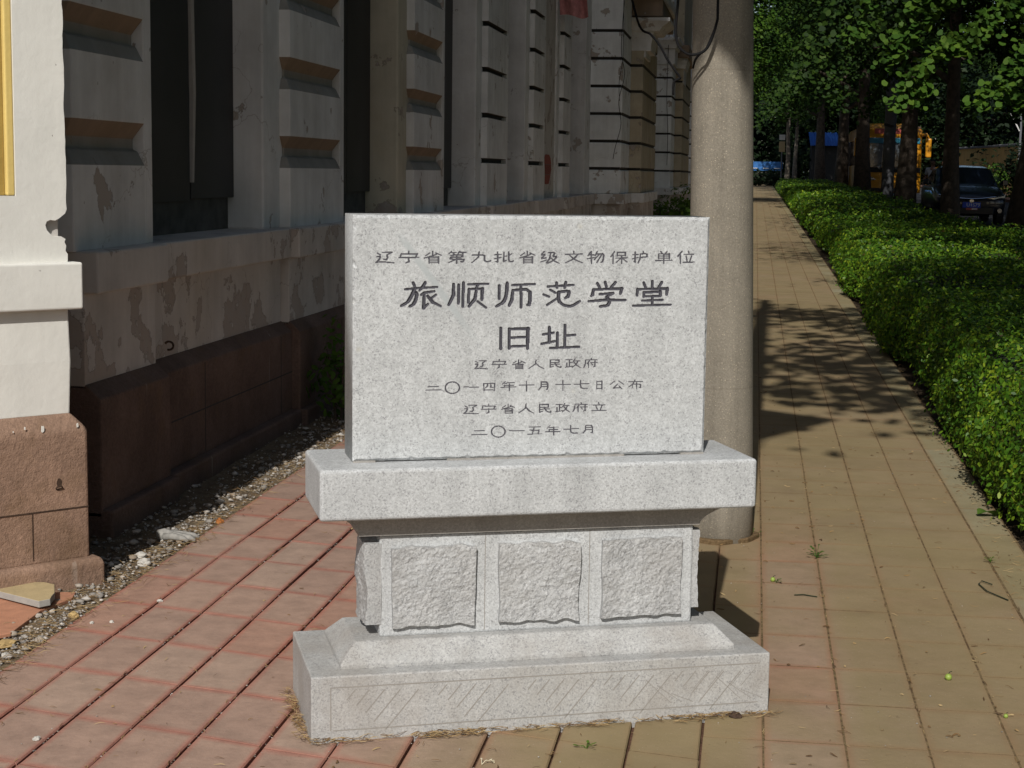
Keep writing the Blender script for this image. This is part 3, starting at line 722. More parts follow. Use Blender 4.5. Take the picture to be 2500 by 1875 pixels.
# pedestal with three rough-hewn panels
mb = MB(); mb.box(-0.411, 0.424, 0.127, 0.313, 0.221, 0.487)
pedestal = mb.build('pedestal', M['granite_ledge'], MON, bevel=0.006)
mb = MB()
for x in (-0.138, 0.140):
    mb = MB(); mb.box(x-0.0009, x+0.0009, 0.1263, 0.1280, 0.228, 0.48)
    mb.build('joint_line', M['granite_groove'], pedestal)
def rough_panel(name, w, h, depth, seed, origin, ux, uz, un, parent, nx=44):
    """hewn face: a bumpy heightfield on a w x h patch pushed out along un"""
    nz = max(8, int(nx*h/w))
    mb = MB(); rows = []
    o = Vector(origin); ux, uz, un = Vector(ux), Vector(uz), Vector(un)
    ex = lambda t: 0.006*mnoise.noise(Vector((t*9, seed, 1)))
    vs = []
    for j in range(nz+1):
        for i in range(nx+1):
            u, v = i/nx, j/nz
            e = min(u, 1-u, v, 1-v)
            p = Vector((u*w*14, v*h*14, seed*3.1))
            hgt = depth*(0.9+0.42*mnoise.fractal(p*0.36, 1.2, 2.1, 4)) + 0.0026*mnoise.fractal(p*2.6, 0.9, 2.0, 3)+0.0022*mnoise.noise(p*9)
            hgt = max(0.006, hgt)
            if e <= 0: hgt = -0.004
            du = ex(v*h)*(1 if u > 0.5 else -1)*abs(u-0.5)*2
            dv = 0.007*mnoise.noise(Vector((u*w*30, seed+5, 2)))*abs(v-0.5)*2
            edge_in = 0.0
            vs.append(o+ux*(u*w+du)+uz*(v*h+dv)+un*hgt)
    # the outer ring sits right behind the next one so that the sides are steep
    for j in range(nz+1):
        for i in range(nx+1):
            if i in (0, nx) or j in (0, nz):
                ii = min(max(i, 1), nx-1); jj = min(max(j, 1), nz-1)
                q = vs[jj*(nx+1)+ii]
                k = (q-o).dot(un)
                vs[j*(nx+1)+i] = q - un*(k+0.004)
    mb.add(vs, [(j*(nx+1)+i, j*(nx+1)+i+1, (j+1)*(nx+1)+i+1, (j+1)*(nx+1)+i) for j in range(nz) for i in range(nx)])
    return mb.build(name, M['granite_rough'], parent)
for k, (x0, x1) in enumerate([(-0.386, -0.161), (-0.108, 0.116), (0.167, 0.394)]):
    rough_panel('rough_panel', x1-x0, 0.216, 0.018, 3.3+k*2.7, (x0, 0.127, 0.243), (1, 0, 0), (0, 0, 1), (0, -1, 0), pedestal)
rough_panel('rough_panel', 0.185, 0.222, 0.038, 15.2, (-0.411, 0.305, 0.248), (0, -1, 0), (0, 0, 1), (-1, 0, 0), pedestal, 30)
rough_panel('rough_panel', 0.185, 0.222, 0.022, 19.7, (0.424, 0.130, 0.252), (0, 1, 0), (0, 0, 1), (1, 0, 0), pedestal, 30)
# cavetto moulding
rings = []
for k in range(8):
    t = k/7
    c = 1-math.cos(t*math.pi/2)          # concave sweep outwards
    z = 0.4872+0.0535*t
    rings.append(rect_ring(-0.466-0.048*c, 0.436+0.076*c, 0.114-0.012*c, 0.330+0.024*c, z))
mb = MB(); mb.loft(rings); mb.build('moulding', M['granite_cut'], MON)
mb = MB(); mb.box(-0.572, 0.5662, 0.0472, 0.375, 0.5405, 0.6695)
mb.build('ledge_block', M['granite_ledge'], MON, bevel=0.009, seg=3)
# the slab: its front is a fine grid, really carved to V-section where the characters are
Yf = 0.1436
SX0, SX1, SZ0, SZ1 = -0.478, 0.4535, 0.6725, 1.2908
CH = 0.007
step = 0.0011
gx = np.linspace(SX0, SX1, int((SX1-SX0)/step)+1); gzv = np.linspace(SZ0, SZ1, int((SZ1-SZ0)/step)+1)
GX, GZ = np.meshgrid(gx, gzv)
depth = np.zeros_like(GX); inkv = np.zeros_like(GX); lineid = np.full(GX.shape, -1, int)
HALF = [0.0020, 0.0044, 0.0047, 0.0016, 0.0016, 0.0016, 0.0016]
for li, line in enumerate(INSCRIPTION):
    for st in line.split(';'):
        pts = [tuple(int(q)*0.0005 for q in p.split(',')) for p in st.split()]
        if len(pts) > 3 and abs(pts[0][0]-pts[-1][0])+abs(pts[0][1]-pts[-1][1]) > 0.004:
            q = [pts[0]]
            for a, b in zip(pts[:-1], pts[1:]):
                q += [(a[0]*.8+b[0]*.2, a[1]*.8+b[1]*.2), (a[0]*.2+b[0]*.8, a[1]*.2+b[1]*.8)]
            pts = q+[pts[-1]]
        n = len(pts)
        for k in range(n-1):
            (ax, az), (bx, bz) = pts[k], pts[k+1]
            vert = abs(bz-az) > abs(bx-ax)
            w = HALF[li]*(1.12 if vert else 0.86)
            w0 = w*(0.8 if k == 0 else 1.0); w1 = w*(0.78 if k == n-2 else 1.0)
            i0, i1 = np.searchsorted(gx, [min(ax, bx)-w-0.001, max(ax, bx)+w+0.001]); j0, j1 = np.searchsorted(gzv, [min(az, bz)-w-0.001, max(az, bz)+w+0.001])
            X, Z = GX[j0:j1, i0:i1], GZ[j0:j1, i0:i1]
            L2 = (bx-ax)**2+(bz-az)**2+1e-12
            t = np.clip(((X-ax)*(bx-ax)+(Z-az)*(bz-az))/L2, 0, 1)
            d = np.hypot(X-(ax+t*(bx-ax)), Z-(az+t*(bz-az))); ww = w0+(w1-w0)*t
            h = np.clip(ww-d, 0, None)*0.85
            sub_ = depth[j0:j1, i0:i1]; upd = h > sub_
            sub_[upd] = h[upd]
            core_ = np.where(d < ww*0.45, 0.9 if li in (1, 2) else 0.8, 1.0)
            iv = inkv[j0:j1, i0:i1]; iv[upd] = core_[upd]
            lv = lineid[j0:j1, i0:i1]; lv[upd] = li
edge_d = np.minimum(np.minimum(GX-SX0, SX1-GX), np.minimum(GZ-SZ0, SZ1-GZ))
wav = 0.0012*np.sin(GX*140)*np.sin(GZ*90+1)*(edge_d < 0.02)
chip = np.sin(GX*61+GZ*37)*np.sin(GX*23-GZ*71+1.3)*np.sin(GX*131+GZ*97+0.4)
wav = wav + 0.007*np.clip(chip-0.42, 0, None)*(edge_d < 0.016)
bev = np.clip(CH+wav-edge_d, 0, None)
Yg = Yf+np.maximum(bev, depth)
V = np.stack([GX, Yg, GZ], -1).reshape(-1, 3)
nzg, nxg = GX.shape
idx = np.arange(nzg*nxg).reshape(nzg, nxg)
Q = np.stack([idx[:-1, :-1], idx[:-1, 1:], idx[1:, 1:], idx[1:, :-1]], -1).reshape(-1, 4)
lid = np.max(np.stack([lineid[:-1, :-1], lineid[:-1, 1:], lineid[1:, 1:], lineid[1:, :-1]], -1), -1).reshape(-1)
def sub_grid(name, Qs, mat, parent, extra=None):
    used, inv = np.unique(Qs.ravel(), return_inverse=True)
    vv = V[used]; loops = inv.ravel(); sizes = np.full(len(Qs), 4)
    ik = inkv.ravel()[used]; cols = np.stack([ik, ik, ik, np.ones_like(ik)], -1)
    if extra is not None:
        ev, ef = extra; o = len(vv)
        vv = np.concatenate([vv, ev]); loops = np.concatenate([loops, (np.array(ef)+o).ravel()]); sizes = np.concatenate([sizes, np.full(len(ef), 4)])
        cols = np.concatenate([cols, np.zeros((len(ev), 4))])
    return link(name, fast_mesh(name, vv, loops, sizes, cols), mat, parent)
yb, yc = 0.2993, Yf+CH
bx0 = [(SX0, yc, SZ0), (SX1, yc, SZ0), (SX1, yc, SZ1), (SX0, yc, SZ1)]
c8 = 0.007
ev = np.array(bx0+[(SX0, yb-c8, SZ0), (SX1, yb-c8, SZ0), (SX1, yb-c8, SZ1), (SX0, yb-c8, SZ1)]+[(SX0+c8, yb, SZ0+c8), (SX1-c8, yb, SZ0+c8), (SX1-c8, yb, SZ1-c8), (SX0+c8, yb, SZ1-c8)])
ef = []
for k in range(4):
    j = (k+1) % 4
    ef += [(k, 4+k, 4+j, j), (4+k, 8+k, 8+j, 4+j)]
ef.append((8, 11, 10, 9))
slab = sub_grid('inscribed_slab', Q[lid < 0], M['granite_slab'], MON, (ev, ef))
for li in range(len(INSCRIPTION)):
    sub_grid('inscription_line', Q[lid == li], M['ink'], slab)
mb = MB()      # mortar bedding; two gaps stay open at the front
for a, b in ((-0.476, -0.42), (-0.236, 0.234), (0.388, 0.452)): mb.box(a, b, 0.1446, 0.298, 0.668, 0.674)
mb.build('mortar_bed', M['granite_cut'], slab)

# ------------------------------------------------------------ the old school building
BLD = thing('school_building', 'long weathered cream plaster building with rusticated pilasters and a red stone plinth', 'building', (0, 0, 0))
XW, XP = -2.54, -2.48
BK = -3.4                      # depth of the piers behind the wall face
PIL = [(5.98, 6.82), (8.94, 10.15), (12.30, 13.52), (15.73, 17.05), (19.06, 20.08), (22.0, 22.9)]
TOP = 14.0  # unseen wall tops raised to keep the far bays shaded
def xrect(x0, x1, y0, y1, z): return [(x0, y0, z), (x1, y0, z), (x1, y1, z), (x0, y1, z)]
def rusticated(name, x0, x1, y0, y1, z0, z1, gap0, step, gh, inset, mat, thin=False, margin=0.09):
    """a pilaster of stacked blocks with undercut channels between them"""
    mb = MB(); rings, mis = [], []
    def R(z, i):
        return xrect(x0, x1-i, y0+i, y1-margin, z)
    rings.append(R(z0, 0)); z = gap0
    while z < z1-gh:
        if thin:
            rings += [R(z+0.03, 0), R(z+0.035, inset), R(z+0.065, inset), R(z+0.075, 0)]; mis += [0, 3, 3, 3]
        else:
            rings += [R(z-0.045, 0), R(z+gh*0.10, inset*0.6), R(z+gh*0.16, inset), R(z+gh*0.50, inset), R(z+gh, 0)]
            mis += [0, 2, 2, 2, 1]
        z += step
    rings.append(R(z1, 0)); mis.append(0)
    mb.loft(rings, mis)
    if margin: mb.box(x0, x1-0.001, y1-margin-0.001, y1, z0, z1)
    return mb.build(name, [mat, M['ochre'], M['grime_shade'], M['dark_gap']], BLD, bevel=0.006, seg=2)
mats = ['plaster', 'plaster', 'plaster', 'plaster', 'plaster', 'plaster']
for k, ((a, b), m) in enumerate(zip(PIL, mats)):
    rusticated('pilaster', XW-0.02, XP, a, b, 1.085, TOP, 1.451, 0.418, 0.125, 0.05, M[m], thin=k >= 3)
# wall piers (the jambs of the openings) behind the pilasters
wall_m = MB()
prev = None
for k, (a, b) in enumerate(PIL):
    if k == 2:
        mb = MB(); mb.box(BK, XW, a-0.30, b, 1.083, TOP-0.002); mb.build('stained_jamb', M['plaster_tan'], BLD, bevel=0.012, seg=2)
    else: wall_m.box(BK, XW, a-0.30, b, 1.083, TOP-0.002)
wall_m.box(BK, XW-0.01, 25.55, 26.3, 1.083, TOP-0.002)
for k, ((a, b)) in enumerate(PIL):
    nxt = PIL[k+1][0]-0.30 if k+1 < len(PIL) else 25.55
    wall_m.box(BK, XW-0.02, b, nxt, 4.7, TOP-0.004)
wall_m.build('upper_wall', M['plaster'], BLD, bevel=0.012, seg=2)
# sill course, lower wall, plinth, base course; each steps forward at a pilaster
def course(name, x, dx, z0, z1, mat, y0=6.0, y1=26.3, back=-3.2, chamfer=0.0, bevel=0.008):
    mb = MB(); cuts = []
    for (a, b) in PIL: cuts.append((a-0.12, b-0.06))
    y = y0; segs = []
    for (a, b) in cuts:
        a = max(a, y0)
        if a > y: segs.append((y, a, x))
        segs.append((a, b, x+dx)); y = b
    segs.append((y, y1, x))
    for (a, b, xx) in segs:
        if chamfer:
            mb.loft([xrect(back, xx, a, b, z0), xrect(back, xx, a, b, z1-chamfer), xrect(back, xx-chamfer*1.05, a, b, z1)])
        else: mb.box(back, xx, a, b, z0, z1)
    return mb.build(name, mat, BLD, bevel=bevel)
course('sill_course', -2.442, 0.046, 0.930, 1.0868, M['plaster_low'])
course('lower_wall', -2.500, 0.045, 0.575, 0.932, M['plaster_low'], bevel=0.004)
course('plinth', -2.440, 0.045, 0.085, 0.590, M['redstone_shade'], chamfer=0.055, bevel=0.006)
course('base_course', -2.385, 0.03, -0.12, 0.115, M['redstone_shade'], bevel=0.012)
mb = MB()
for yy, z0, z1 in ((7.35, 0.1, 0.53), (8.6, 0.1, 0.53), (9.75, 0.1, 0.53), (11.1, 0.1, 0.53)):
    mb.box(-2.45, -2.3935 if 8.8 < yy < 10 else -2.4385, yy, yy+0.006, z0+0.02, z1)
mb.box(-2.45, -2.4385, 6.9, 8.82, 0.316, 0.322); mb.box(-2.45, -2.4385, 10.1, 12.1, 0.316, 0.322)
mb.build('stone_joint', M['dark_gap'], BLD)
# deep openings closed by dark shutters
def shutter_bay(y0, y1, zt=4.7, x=-2.70, strip=True, mat=None):
    mb = MB()
    mid = y0+(y1-y0)*0.62
    mb.box(x-0.03, x, y0-0.02, mid-0.012, 1.24, zt)
    o = mb.build('shutter', mat or M['shutter'], BLD, bevel=0.003)
    mb = MB()
    mb.box(x-0.032, x-0.002, mid+0.016, y1+0.02, 1.25, zt)
    mb.build('shutter', mat or M['shutter'], BLD, bevel=0.003)
    mb = MB()
    mb.box(x-0.07, x-0.035, y0-0.02, y1+0.02, 1.0, 1.30)
    mb.build('dark_recess', M['recess_board'], BLD)
    if strip:
        mb = MB(); pts = [];
        for k in range(9):
            z = 1.33+k*(zt-1.33)/8
            pts.append((x+0.004+0.004*math.sin(k*2.1), mid+0.002+0.010*math.sin(k*1.7), z))
        mb.tube(pts, [0.012+0.016*min(1, k/3) for k in range(9)], 5)
        mb.build('pale_batten', M['pale_wood'], BLD)
def opening(k): 
    b = PIL[k][1]; n = PIL[k+1][0]-0.30 if k+1 < len(PIL) else 25.55
    return b, n
shutter_bay(*opening(0)); shutter_bay(*opening(1), x=-2.74, strip=False); shutter_bay(*opening(2), x=-2.76, strip=False); shutter_bay(*opening(3), x=-2.76, strip=False)
shutter_bay(*opening(5), x=-2.95, strip=False)
a, b = opening(4)
mb = MB(); mb.box(-3.1, -2.56, a-0.01, b+0.01, 1.083, 4.7); infill = mb.build('plaster_infill', M['plaster_infill'], BLD)
# a ragged hole in that plaster where the brickwork shows
mb = MB(); pts = []
for k in range(22):
    t = 2*math.pi*k/22
    pts.append((21.02+0.30*math.cos(t)*(1+0.28*math.sin(3*t+1)), 1.44+0.24*math.sin(t)*(1+0.25*math.cos(2*t))))
mb.prism(pts, -2.566, -2.553, lambda p, q, h: (h, p, q))
mb.build('exposed_brick', M['brick'], BLD)
# the cut corner: a pier that faces the street corner at about 45 degrees
PA = rad(41.0)
pu = Vector((math.sin(PA), math.cos(PA), 0)); pn = Vector((math.cos(PA), -math.sin(PA), 0)); PO = Vector((-2.126, 5.341, 0))
def PP(s, d, z): # s leftwards from the base corner along the face, d inwards
    p = PO - pu*s - pn*d
    return (p.x, p.y, z)
def pring(r, z, s1=3.2, d1=2.6): return [PP(r, r, z), PP(s1, r, z), PP(s1, d1, z), PP(r, d1, z)]
mb = MB(); mb.loft([pring(0, -0.12), pring(0, 0.085), pring(0.012, 0.100)])
mb.build('pier_base_course', M['redstone'], BLD, bevel=0.012, seg=3)
mb = MB(); mb.loft([pring(0.035, 0.09), pring(0.035, 0.535), pring(0.078, 0.588)])
pl = mb.build('pier_plinth', M['redstone'], BLD, bevel=0.014, seg=3)
mb = MB()
def pface(s0, s1, z0, z1, r, t=0.0015): # thin strip lying on the pier face
    vs = [PP(s0, r-t, z0), PP(s1, r-t, z0), PP(s1, r-t, z1), PP(s0, r-t, z1), PP(s0, r+0.01, z0), PP(s1, r+0.01, z0), PP(s1, r+0.01, z1), PP(s0, r+0.01, z1)]
    mb.add(vs, [(0, 1, 2, 3), (4, 7, 6, 5), (0, 4, 5, 1), (1, 5, 6, 2), (2, 6, 7, 3), (3, 7, 4, 0)])
pface(0.04, 3.0, 0.2685, 0.2735, 0.035); pface(0.2385, 0.2420, 0.112, 0.268, 0.035)
mb.build('stone_joint', M['rust'], pl)
mb = MB()
def splash(cx, cz, r, seed):
    pts = []
    for k in range(12):
        t = 2*math.pi*k/12; q = r*(0.6+0.7*abs(mnoise.noise(Vector((math.cos(t)*2, math.sin(t)*2, seed)))))
        pts.append((cx+q*math.cos(t)*0.7, cz+q*math.sin(t)*1.5))
    mb.prism(pts, 0.0335, 0.036, lambda p, q, h: PP(p, h, q))
for q in ((0.198, 0.545, 0.011, 1), (0.075, 0.548, 0.007, 4), (0.26, 0.553, 0.005, 5), (0.30, 0.545, 0.003, 8)):
    mb = MB(); splash(*q); mb.build('paint_splash', M['plaster_sun'], pl)
mb = MB()
ring_c = Vector(PP(0.146, 0.030, 0.345))
mb.tube([ring_c+pu*0.011*math.cos(t)+Vector((0, 0, 0.006*math.sin(t)))+pn*0.004*math.sin(t) for t in np.linspace(0, 2*math.pi, 14)], 0.0025, 6, cap=False)
mb.build('iron_ring', M['rust'], pl)
mb = MB()   # soot around the ring and low on the stone
for (cs, cz, r, sd) in ((0.143, 0.362, 0.012, 3.0),):
    pts = [(cs+r*math.cos(t)*(0.8+0.5*mnoise.noise(Vector((math.cos(t)*3, math.sin(t)*3, sd)))), cz+1.3*r*math.sin(t)*(0.8+0.5*mnoise.noise(Vector((math.sin(t)*3, math.cos(t)*3, sd+2))))) for t in np.linspace(0, 2*math.pi, 15)[:-1]]
    mb.prism(pts, 0.0342, 0.036, lambda p, q, h: PP(p, h, q))
mb.build('soot_stain', M['rust'], pl)
mb = MB(); mb.loft([pring(0.079, 0.58), pring(0.074, 0.76), pring(0.078, 0.935)]); mb.build('pier_lower_wall', M['plaster_sun'], BLD, bevel=0.006)
mb = MB(); mb.loft([pring(0.041, 0.932), pring(0.041, 1.087)]); mb.build('pier_sill_course', M['plaster_sun'], BLD, bevel=0.008, seg=3)
# upper pier: outline of the face with a ragged right edge and a broken-out notch
edge = [(0.077, 1.085), (0.076, 1.112), (0.084, 1.124), (0.081, 1.140), (0.087, 1.152), (0.083, 1.162), (0.098, 1.171), (0.116, 1.170), (0.128, 1.173), (0.138, 1.181), (0.148, 1.192), (0.153, 1.208), (0.148, 1.220), (0.136, 1.225), (0.118, 1.223), (0.106, 1.229), (0.096, 1.236), (0.083, 1.246), (0.077, 1.260)]
z = 1.28
while z < 2.4:
    edge.append((0.078+0.0045*mnoise.noise(Vector((z*11, 2.2, 0)))+0.003*mnoise.noise(Vector((z*37, 4.2, 0)))+0.004*(z-1.28), z)); z += 0.02
edge.append((0.083, 30.0))  # unseen height added so the pier keeps the facade in shade
outline = edge+[(0.252, 30.0), (0.252, 1.303), (3.15, 1.303)]
mb = MB()
mb.prism(outline+[(3.15, 1.085)], 0.079, 0.155, lambda s, z, d: PP(s, d, z))
mb.build('pier_upper_wall', M['plaster_sun'], BLD)
mb = MB()      # masonry core behind the plaster skin, set back a little so the notch has depth
cr = lambda z: [PP(0.0975, 0.104, z), PP(3.2, 0.16, z), PP(3.2, 2.6, z), PP(0.0975, 2.6, z)]
mb.loft([cr(1.085), cr(30.0)])
core = mb.build('pier_core', M['plaster_low'], BLD)
mb = MB()
mb.box(0, 1, 0, 1, 0, 1, xf=lambda p: PP(0.2525+p[0]*0.027, 0.083+p[1]*0.07, 1.304+p[2]*6))
yf = mb.build('yellow_frame', M['yellow_paint'], BLD, bevel=0.006, seg=3)
mb = MB()
mb.box(0, 1, 0, 1, 0, 1, xf=lambda p: PP(0.2797+p[0]*0.4, 0.098+p[1]*0.05, 1.304+p[2]*6))
mb.build('recessed_panel', M['yellow_deep'], yf, bevel=0.003)
# projecting bays farther along the street
def bay(x1, y0, y1, top=TOP, m='plaster_far', xs=-2.49):
    mb = MB(); rings, mis = [], []
    def R(z, i): return xrect(-3.3, x1-i, y0+i, y1, z)
    rings.append(R(1.085, 0)); z = 1.451
    while z < 3.9:
        rings += [R(z, 0), R(z+0.005, 0.03), R(z+0.03, 0.03), R(z+0.034, 0)]; mis += [0, 1, 1, 1]; z += 0.418
    rings.append(R(top, 0)); mis.append(0)
    mb.loft(rings, mis)
    mb.build('projecting_bay', [M[m], M['dark_gap']], BLD, bevel=0.03, seg=1)
    mb = MB(); mb.box(-3.2, x1+0.06, y0-0.08, y1, 0.93, 1.0868); mb.build('sill_course', M['plaster'], BLD, bevel=0.008)
    mb = MB(); mb.box(-3.2, x1-0.01, y0-0.01, y1, 0.3, 0.931); mb.build('lower_wall', M['plaster_low'], BLD)
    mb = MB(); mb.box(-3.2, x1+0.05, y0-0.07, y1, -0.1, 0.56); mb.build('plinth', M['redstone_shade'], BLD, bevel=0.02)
bay(-2.06, 26.3, 30.2); bay(-1.86, 28.0, 31.8, m='plaster_stained')
mb = MB(); mb.box(-3.3, -2.5, 31.7, 39.2, -0.1, TOP); mb.build('upper_wall', M['plaster'], BLD)
for yy in (33.0, 35.6):
    mb = MB(); mb.box(-2.6, -2.495, yy, yy+1.4, 1.3, 4.2); mb.build('shutter', M['shutter'], BLD)
mb = MB(); mb.box(-3.2, -2.42, 31.7, 39.0, 0.93, 1.0868); mb.build('sill_course', M['plaster'], BLD)
bay(-1.93, 39.0, 43.5); bay(-1.75, 40.6, 45.0, m='plaster_stained')
mb = MB(); mb.box(-3.3, -2.5, 44.9, 56.2, -0.1, TOP); mb.build('upper_wall', M['plaster'], BLD)
bay(-1.95, 52.0, 56.0); bay(-2.2, 64.0, 70.0, m='plaster_stained')
mb = MB(); mb.box(-3.3, -2.5, 56.1, 78, -0.1, TOP); mb.build('upper_wall', M['plaster'], BLD)
# stepped corbels carrying a balcony over the bays
def corbel(x1, y0, y1, z0, h=0.55, out=0.42):
    mb = MB(); n = 5
    rings = []
    for k, (dz, o) in enumerate([(0, 0.02), (0.10, 0.02), (0.10, 0.06), (0.16, 0.06), (0.40, 0.08), (0.40, 0.13), (0.47, 0.16), (0.55, 0.22), (0.60, 0.22)]):
        rings.append(xrect(x1-0.4, x1+o*out/0.22, y0-o, y1+o, z0+dz*h/0.6))
    mb.loft(rings); mb.build('corbel', M['plaster'], BLD)
corbel(-2.10, 26.4, 27.4, 4.05); corbel(-1.86, 28.05, 29.2, 3.28, 0.62)
corbel(-1.93, 39.0, 40.2, 3.75, 0.7, 0.15); corbel(-1.78, 40.7, 41.9, 3.4, 0.7, 0.12); corbel(-1.95, 52.0, 53.5, 3.6, 0.7, 0.15)
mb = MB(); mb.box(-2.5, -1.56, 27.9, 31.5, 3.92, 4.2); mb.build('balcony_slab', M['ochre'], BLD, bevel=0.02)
mb = MB(); mb.box(-2.5, -1.52, 27.82, 31.6, 4.2, 4.38); mb.build('balcony_edge', M['plaster'], BLD, bevel=0.02)
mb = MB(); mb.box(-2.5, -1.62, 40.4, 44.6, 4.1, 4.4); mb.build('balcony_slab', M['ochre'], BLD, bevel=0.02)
# roof mass, and an unseen plate added and cut to shade the pole and paving
mb = MB(); mb.box(-14, -3.25, 7.6, 78, 1.2, TOP+0.3); mb.build('roof_block', M['plaster'], BLD)
mb = MB(); shadow_poly = [(-4.6, 2.2), (-2.9, 1.3), (-0.44, 1.13), (-0.30, 0.97), (-0.24, 0.86), (-0.20, 1.19), (0.215, 1.97), (-0.20, 2.27), (-2.9, 2.8), (-3.9, 4.2)]
mb.prism(shadow_poly, 6.0, 6.012, lambda p, q, h: (p, q, h)); mb.build('shadow_plate', M['plaster_stained'], BLD)
# small iron hook in the shaded wall
mb = MB(); hc = Vector((-2.47, 6.93, 0.635))
mb.tube([hc+Vector((0.012+0.018*math.sin(t), 0.004*math.sin(t), -0.018*math.cos(t)+0.01)) for t in np.linspace(-0.4, 4.2, 12)], 0.005, 6)
mb.build('iron_hook', M['rust'], BLD)

# ------------------------------------------------------------ concrete pole with its cables
PB = (-0.095, 6.452, gz(6.45))
POLE = thing('concrete_pole', 'round pebbled concrete utility pole standing behind the monument', 'pole', PB)
mb = MB()
nz = 40; pts = []; rr = []
for k in range(nz+1):
    z = -0.1+9.1*k/nz
    pts.append((-0.0220*z, 0.0, z)); rr.append(0.1265-0.0085*z*0.85)
mb.tube(pts, rr, 40)
shaft = mb.build('shaft', M['pole'], POLE, smooth=False)
for p in shaft.data.polygons: p.use_smooth = len(p.vertices) == 4
mb = MB(); mb.loft([[((0.138+0.010*math.sin(3*t+1)+0.006*math.sin(7*t))*math.cos(t), (0.138+0.010*math.sin(3*t+1)+0.006*math.sin(7*t))*math.sin(t), z) for t in np.linspace(0, 2*math.pi, 30)[:-1]] for z in (-0.05, 0.012, 0.018)])
mb.build('mortar_collar', M['sand_tan'], POLE, bevel=0.006)
def cable(name, pts, r, label, n=6, group=None, mat='cable'):
    # Catmull-Rom through the points
    P = [Vector(p) for p in pts]; out = []
    for i in range(len(P)-1):
        p0 = P[max(i-1, 0)]; p1 = P[i]; p2 = P[i+1]; p3 = P[min(i+2, len(P)-1)]
        for k in range(6):
            t = k/6
            out.append(0.5*((2*p1)+(-p0+p2)*t+(2*p0-5*p1+4*p2-p3)*t*t+(-p0+3*p1-3*p2+p3)*t**3))
    out.append(P[-1])
    mb = MB(); mb.tube(out, r, n)
    o = mb.build(name, M[mat], smooth=True)
    return tag(o, label, 'cable', group)
y0 = 6.30
cable('cable', [(-0.30, 6.28, 2.9), (-0.297, 6.28, 2.113), (-0.297, 6.28, 2.026), (-0.303, 6.28, 1.909), (-0.285, 6.28, 1.854), (-0.241, 6.28, 1.831), (-0.19, 6.28, 1.854), (-0.157, 6.28, 1.943), (-0.154, 6.28, 2.026), (-0.156, 6.28, 2.5)], 0.0052, 'thick black cable looping in front of the pole shaft')
cable('cable', [(-0.16, 6.285, 1.93), (-0.191, 6.29, 1.856), (-0.211, 6.30, 1.839), (-0.231, 6.32, 1.816), (-0.240, 6.36, 1.789)], 0.0042, 'short black cable end curling back to the left edge of the pole')
cable('cable', [(-1.9, 24.5, 4.2), (-1.683, 24.2, 3.474), (-1.514, 24.2, 3.339), (-1.378, 24.2, 3.176), (-1.271, 24.2, 2.99), (-1.164, 24.2, 2.844), (-1.093, 24.2, 2.743), (-1.172, 24.2, 2.686), (-1.184, 24.2, 2.504)], 0.018, 'tangled black cable bundle sagging across the facade beside the pole')
cable('hanging_wire', [(-2.03, 26.15, 4.2), (-2.08, 26.15, 3.3), (-2.02, 26.15, 2.9), (-2.10, 26.15, 2.5), (-2.06, 26.15, 2.15), (-2.14, 26.15, 1.8), (-2.17, 26.15, 1.62)], 0.005, 'thin wire trailing down the nearer projecting bay, longest of the pair', group=None)
cable('hanging_wire', [(-2.06, 26.15, 4.2), (-2.05, 26.15, 3.2), (-2.10, 26.15, 2.8), (-2.09, 26.15, 2.5)], 0.004, 'thin short wire beside the longer one on the nearer bay')
cable('hanging_wire', [(-2.02, 38.85, 4.6), (-2.04, 38.85, 3.2), (-2.0, 38.85, 2.4), (-2.0, 38.85, 1.6)], 0.006, 'thin wire hanging down the farther bay of the facade')
# pink cloth hung out of an upper opening
mb = MB(); vs = []; nx, nzz = 14, 10
for j in range(nzz+1):
    for i in range(nx+1):
        u, v = i/nx, j/nzz
        x = -2.50+0.36*u-0.03*v; z = 3.37+0.05*math.sin(u*5)+0.42*v - (0.05*math.sin(u*math.pi*1.2) if j == 0 else 0)
        vs.append((x, 21.6+0.05*math.sin(u*9+v*2), z))
mb.add(vs, [(j*(nx+1)+i, j*(nx+1)+i+1, (j+1)*(nx+1)+i+1, (j+1)*(nx+1)+i) for j in range(nzz) for i in range(nx)])
o = tag(mb.build('hanging_cloth', M['pink']), 'faded pink cloth hanging from the facade above a pilaster', 'cloth')
mdf = o.modifiers.new('solid', 'SOLIDIFY'); mdf.thickness = 0.012

# ------------------------------------------------------------ litter, stones, small finds
items = []
R2 = random.Random(5)
for _ in range(1700):
    y = 3.7+R2.random()**1.5*7
    x = -2.03-abs(R2.gauss(0, 0.07)) if R2.random() < 0.8 else -2.03+R2.random()*0.05
    items.append((x, y, gz(y)+0.004+0.012*R2.random(), R2.uniform(0, 6.28), R2.uniform(0.02, 0.075), R2.uniform(0.0010, 0.0022), R2.uniform(-0.6, 0.6)))
mx, my, ma = -0.4826, 4.1453, rad(21.3015)
def ML(x, y): return (mx+x*math.cos(ma)-y*math.sin(ma), my+x*math.sin(ma)+y*math.cos(ma))
for _ in range(900):            # swept against the foot of the monument
    u = R2.uniform(-0.6, 0.62)
    dens = 0.15+0.85*max(0, mnoise.noise(Vector((u*6, 3, 1)))*1.6+0.3)
    if R2.random() > dens: continue
    x, y = ML(u, -abs(R2.gauss(0, 0.016))-0.003)
    items.append((x, y, gz(y)+0.003+0.008*R2.random(), ma+R2.gauss(0, 0.5), R2.uniform(0.012, 0.05), R2.uniform(0.0010, 0.0022), R2.uniform(-0.8, 0.8)))
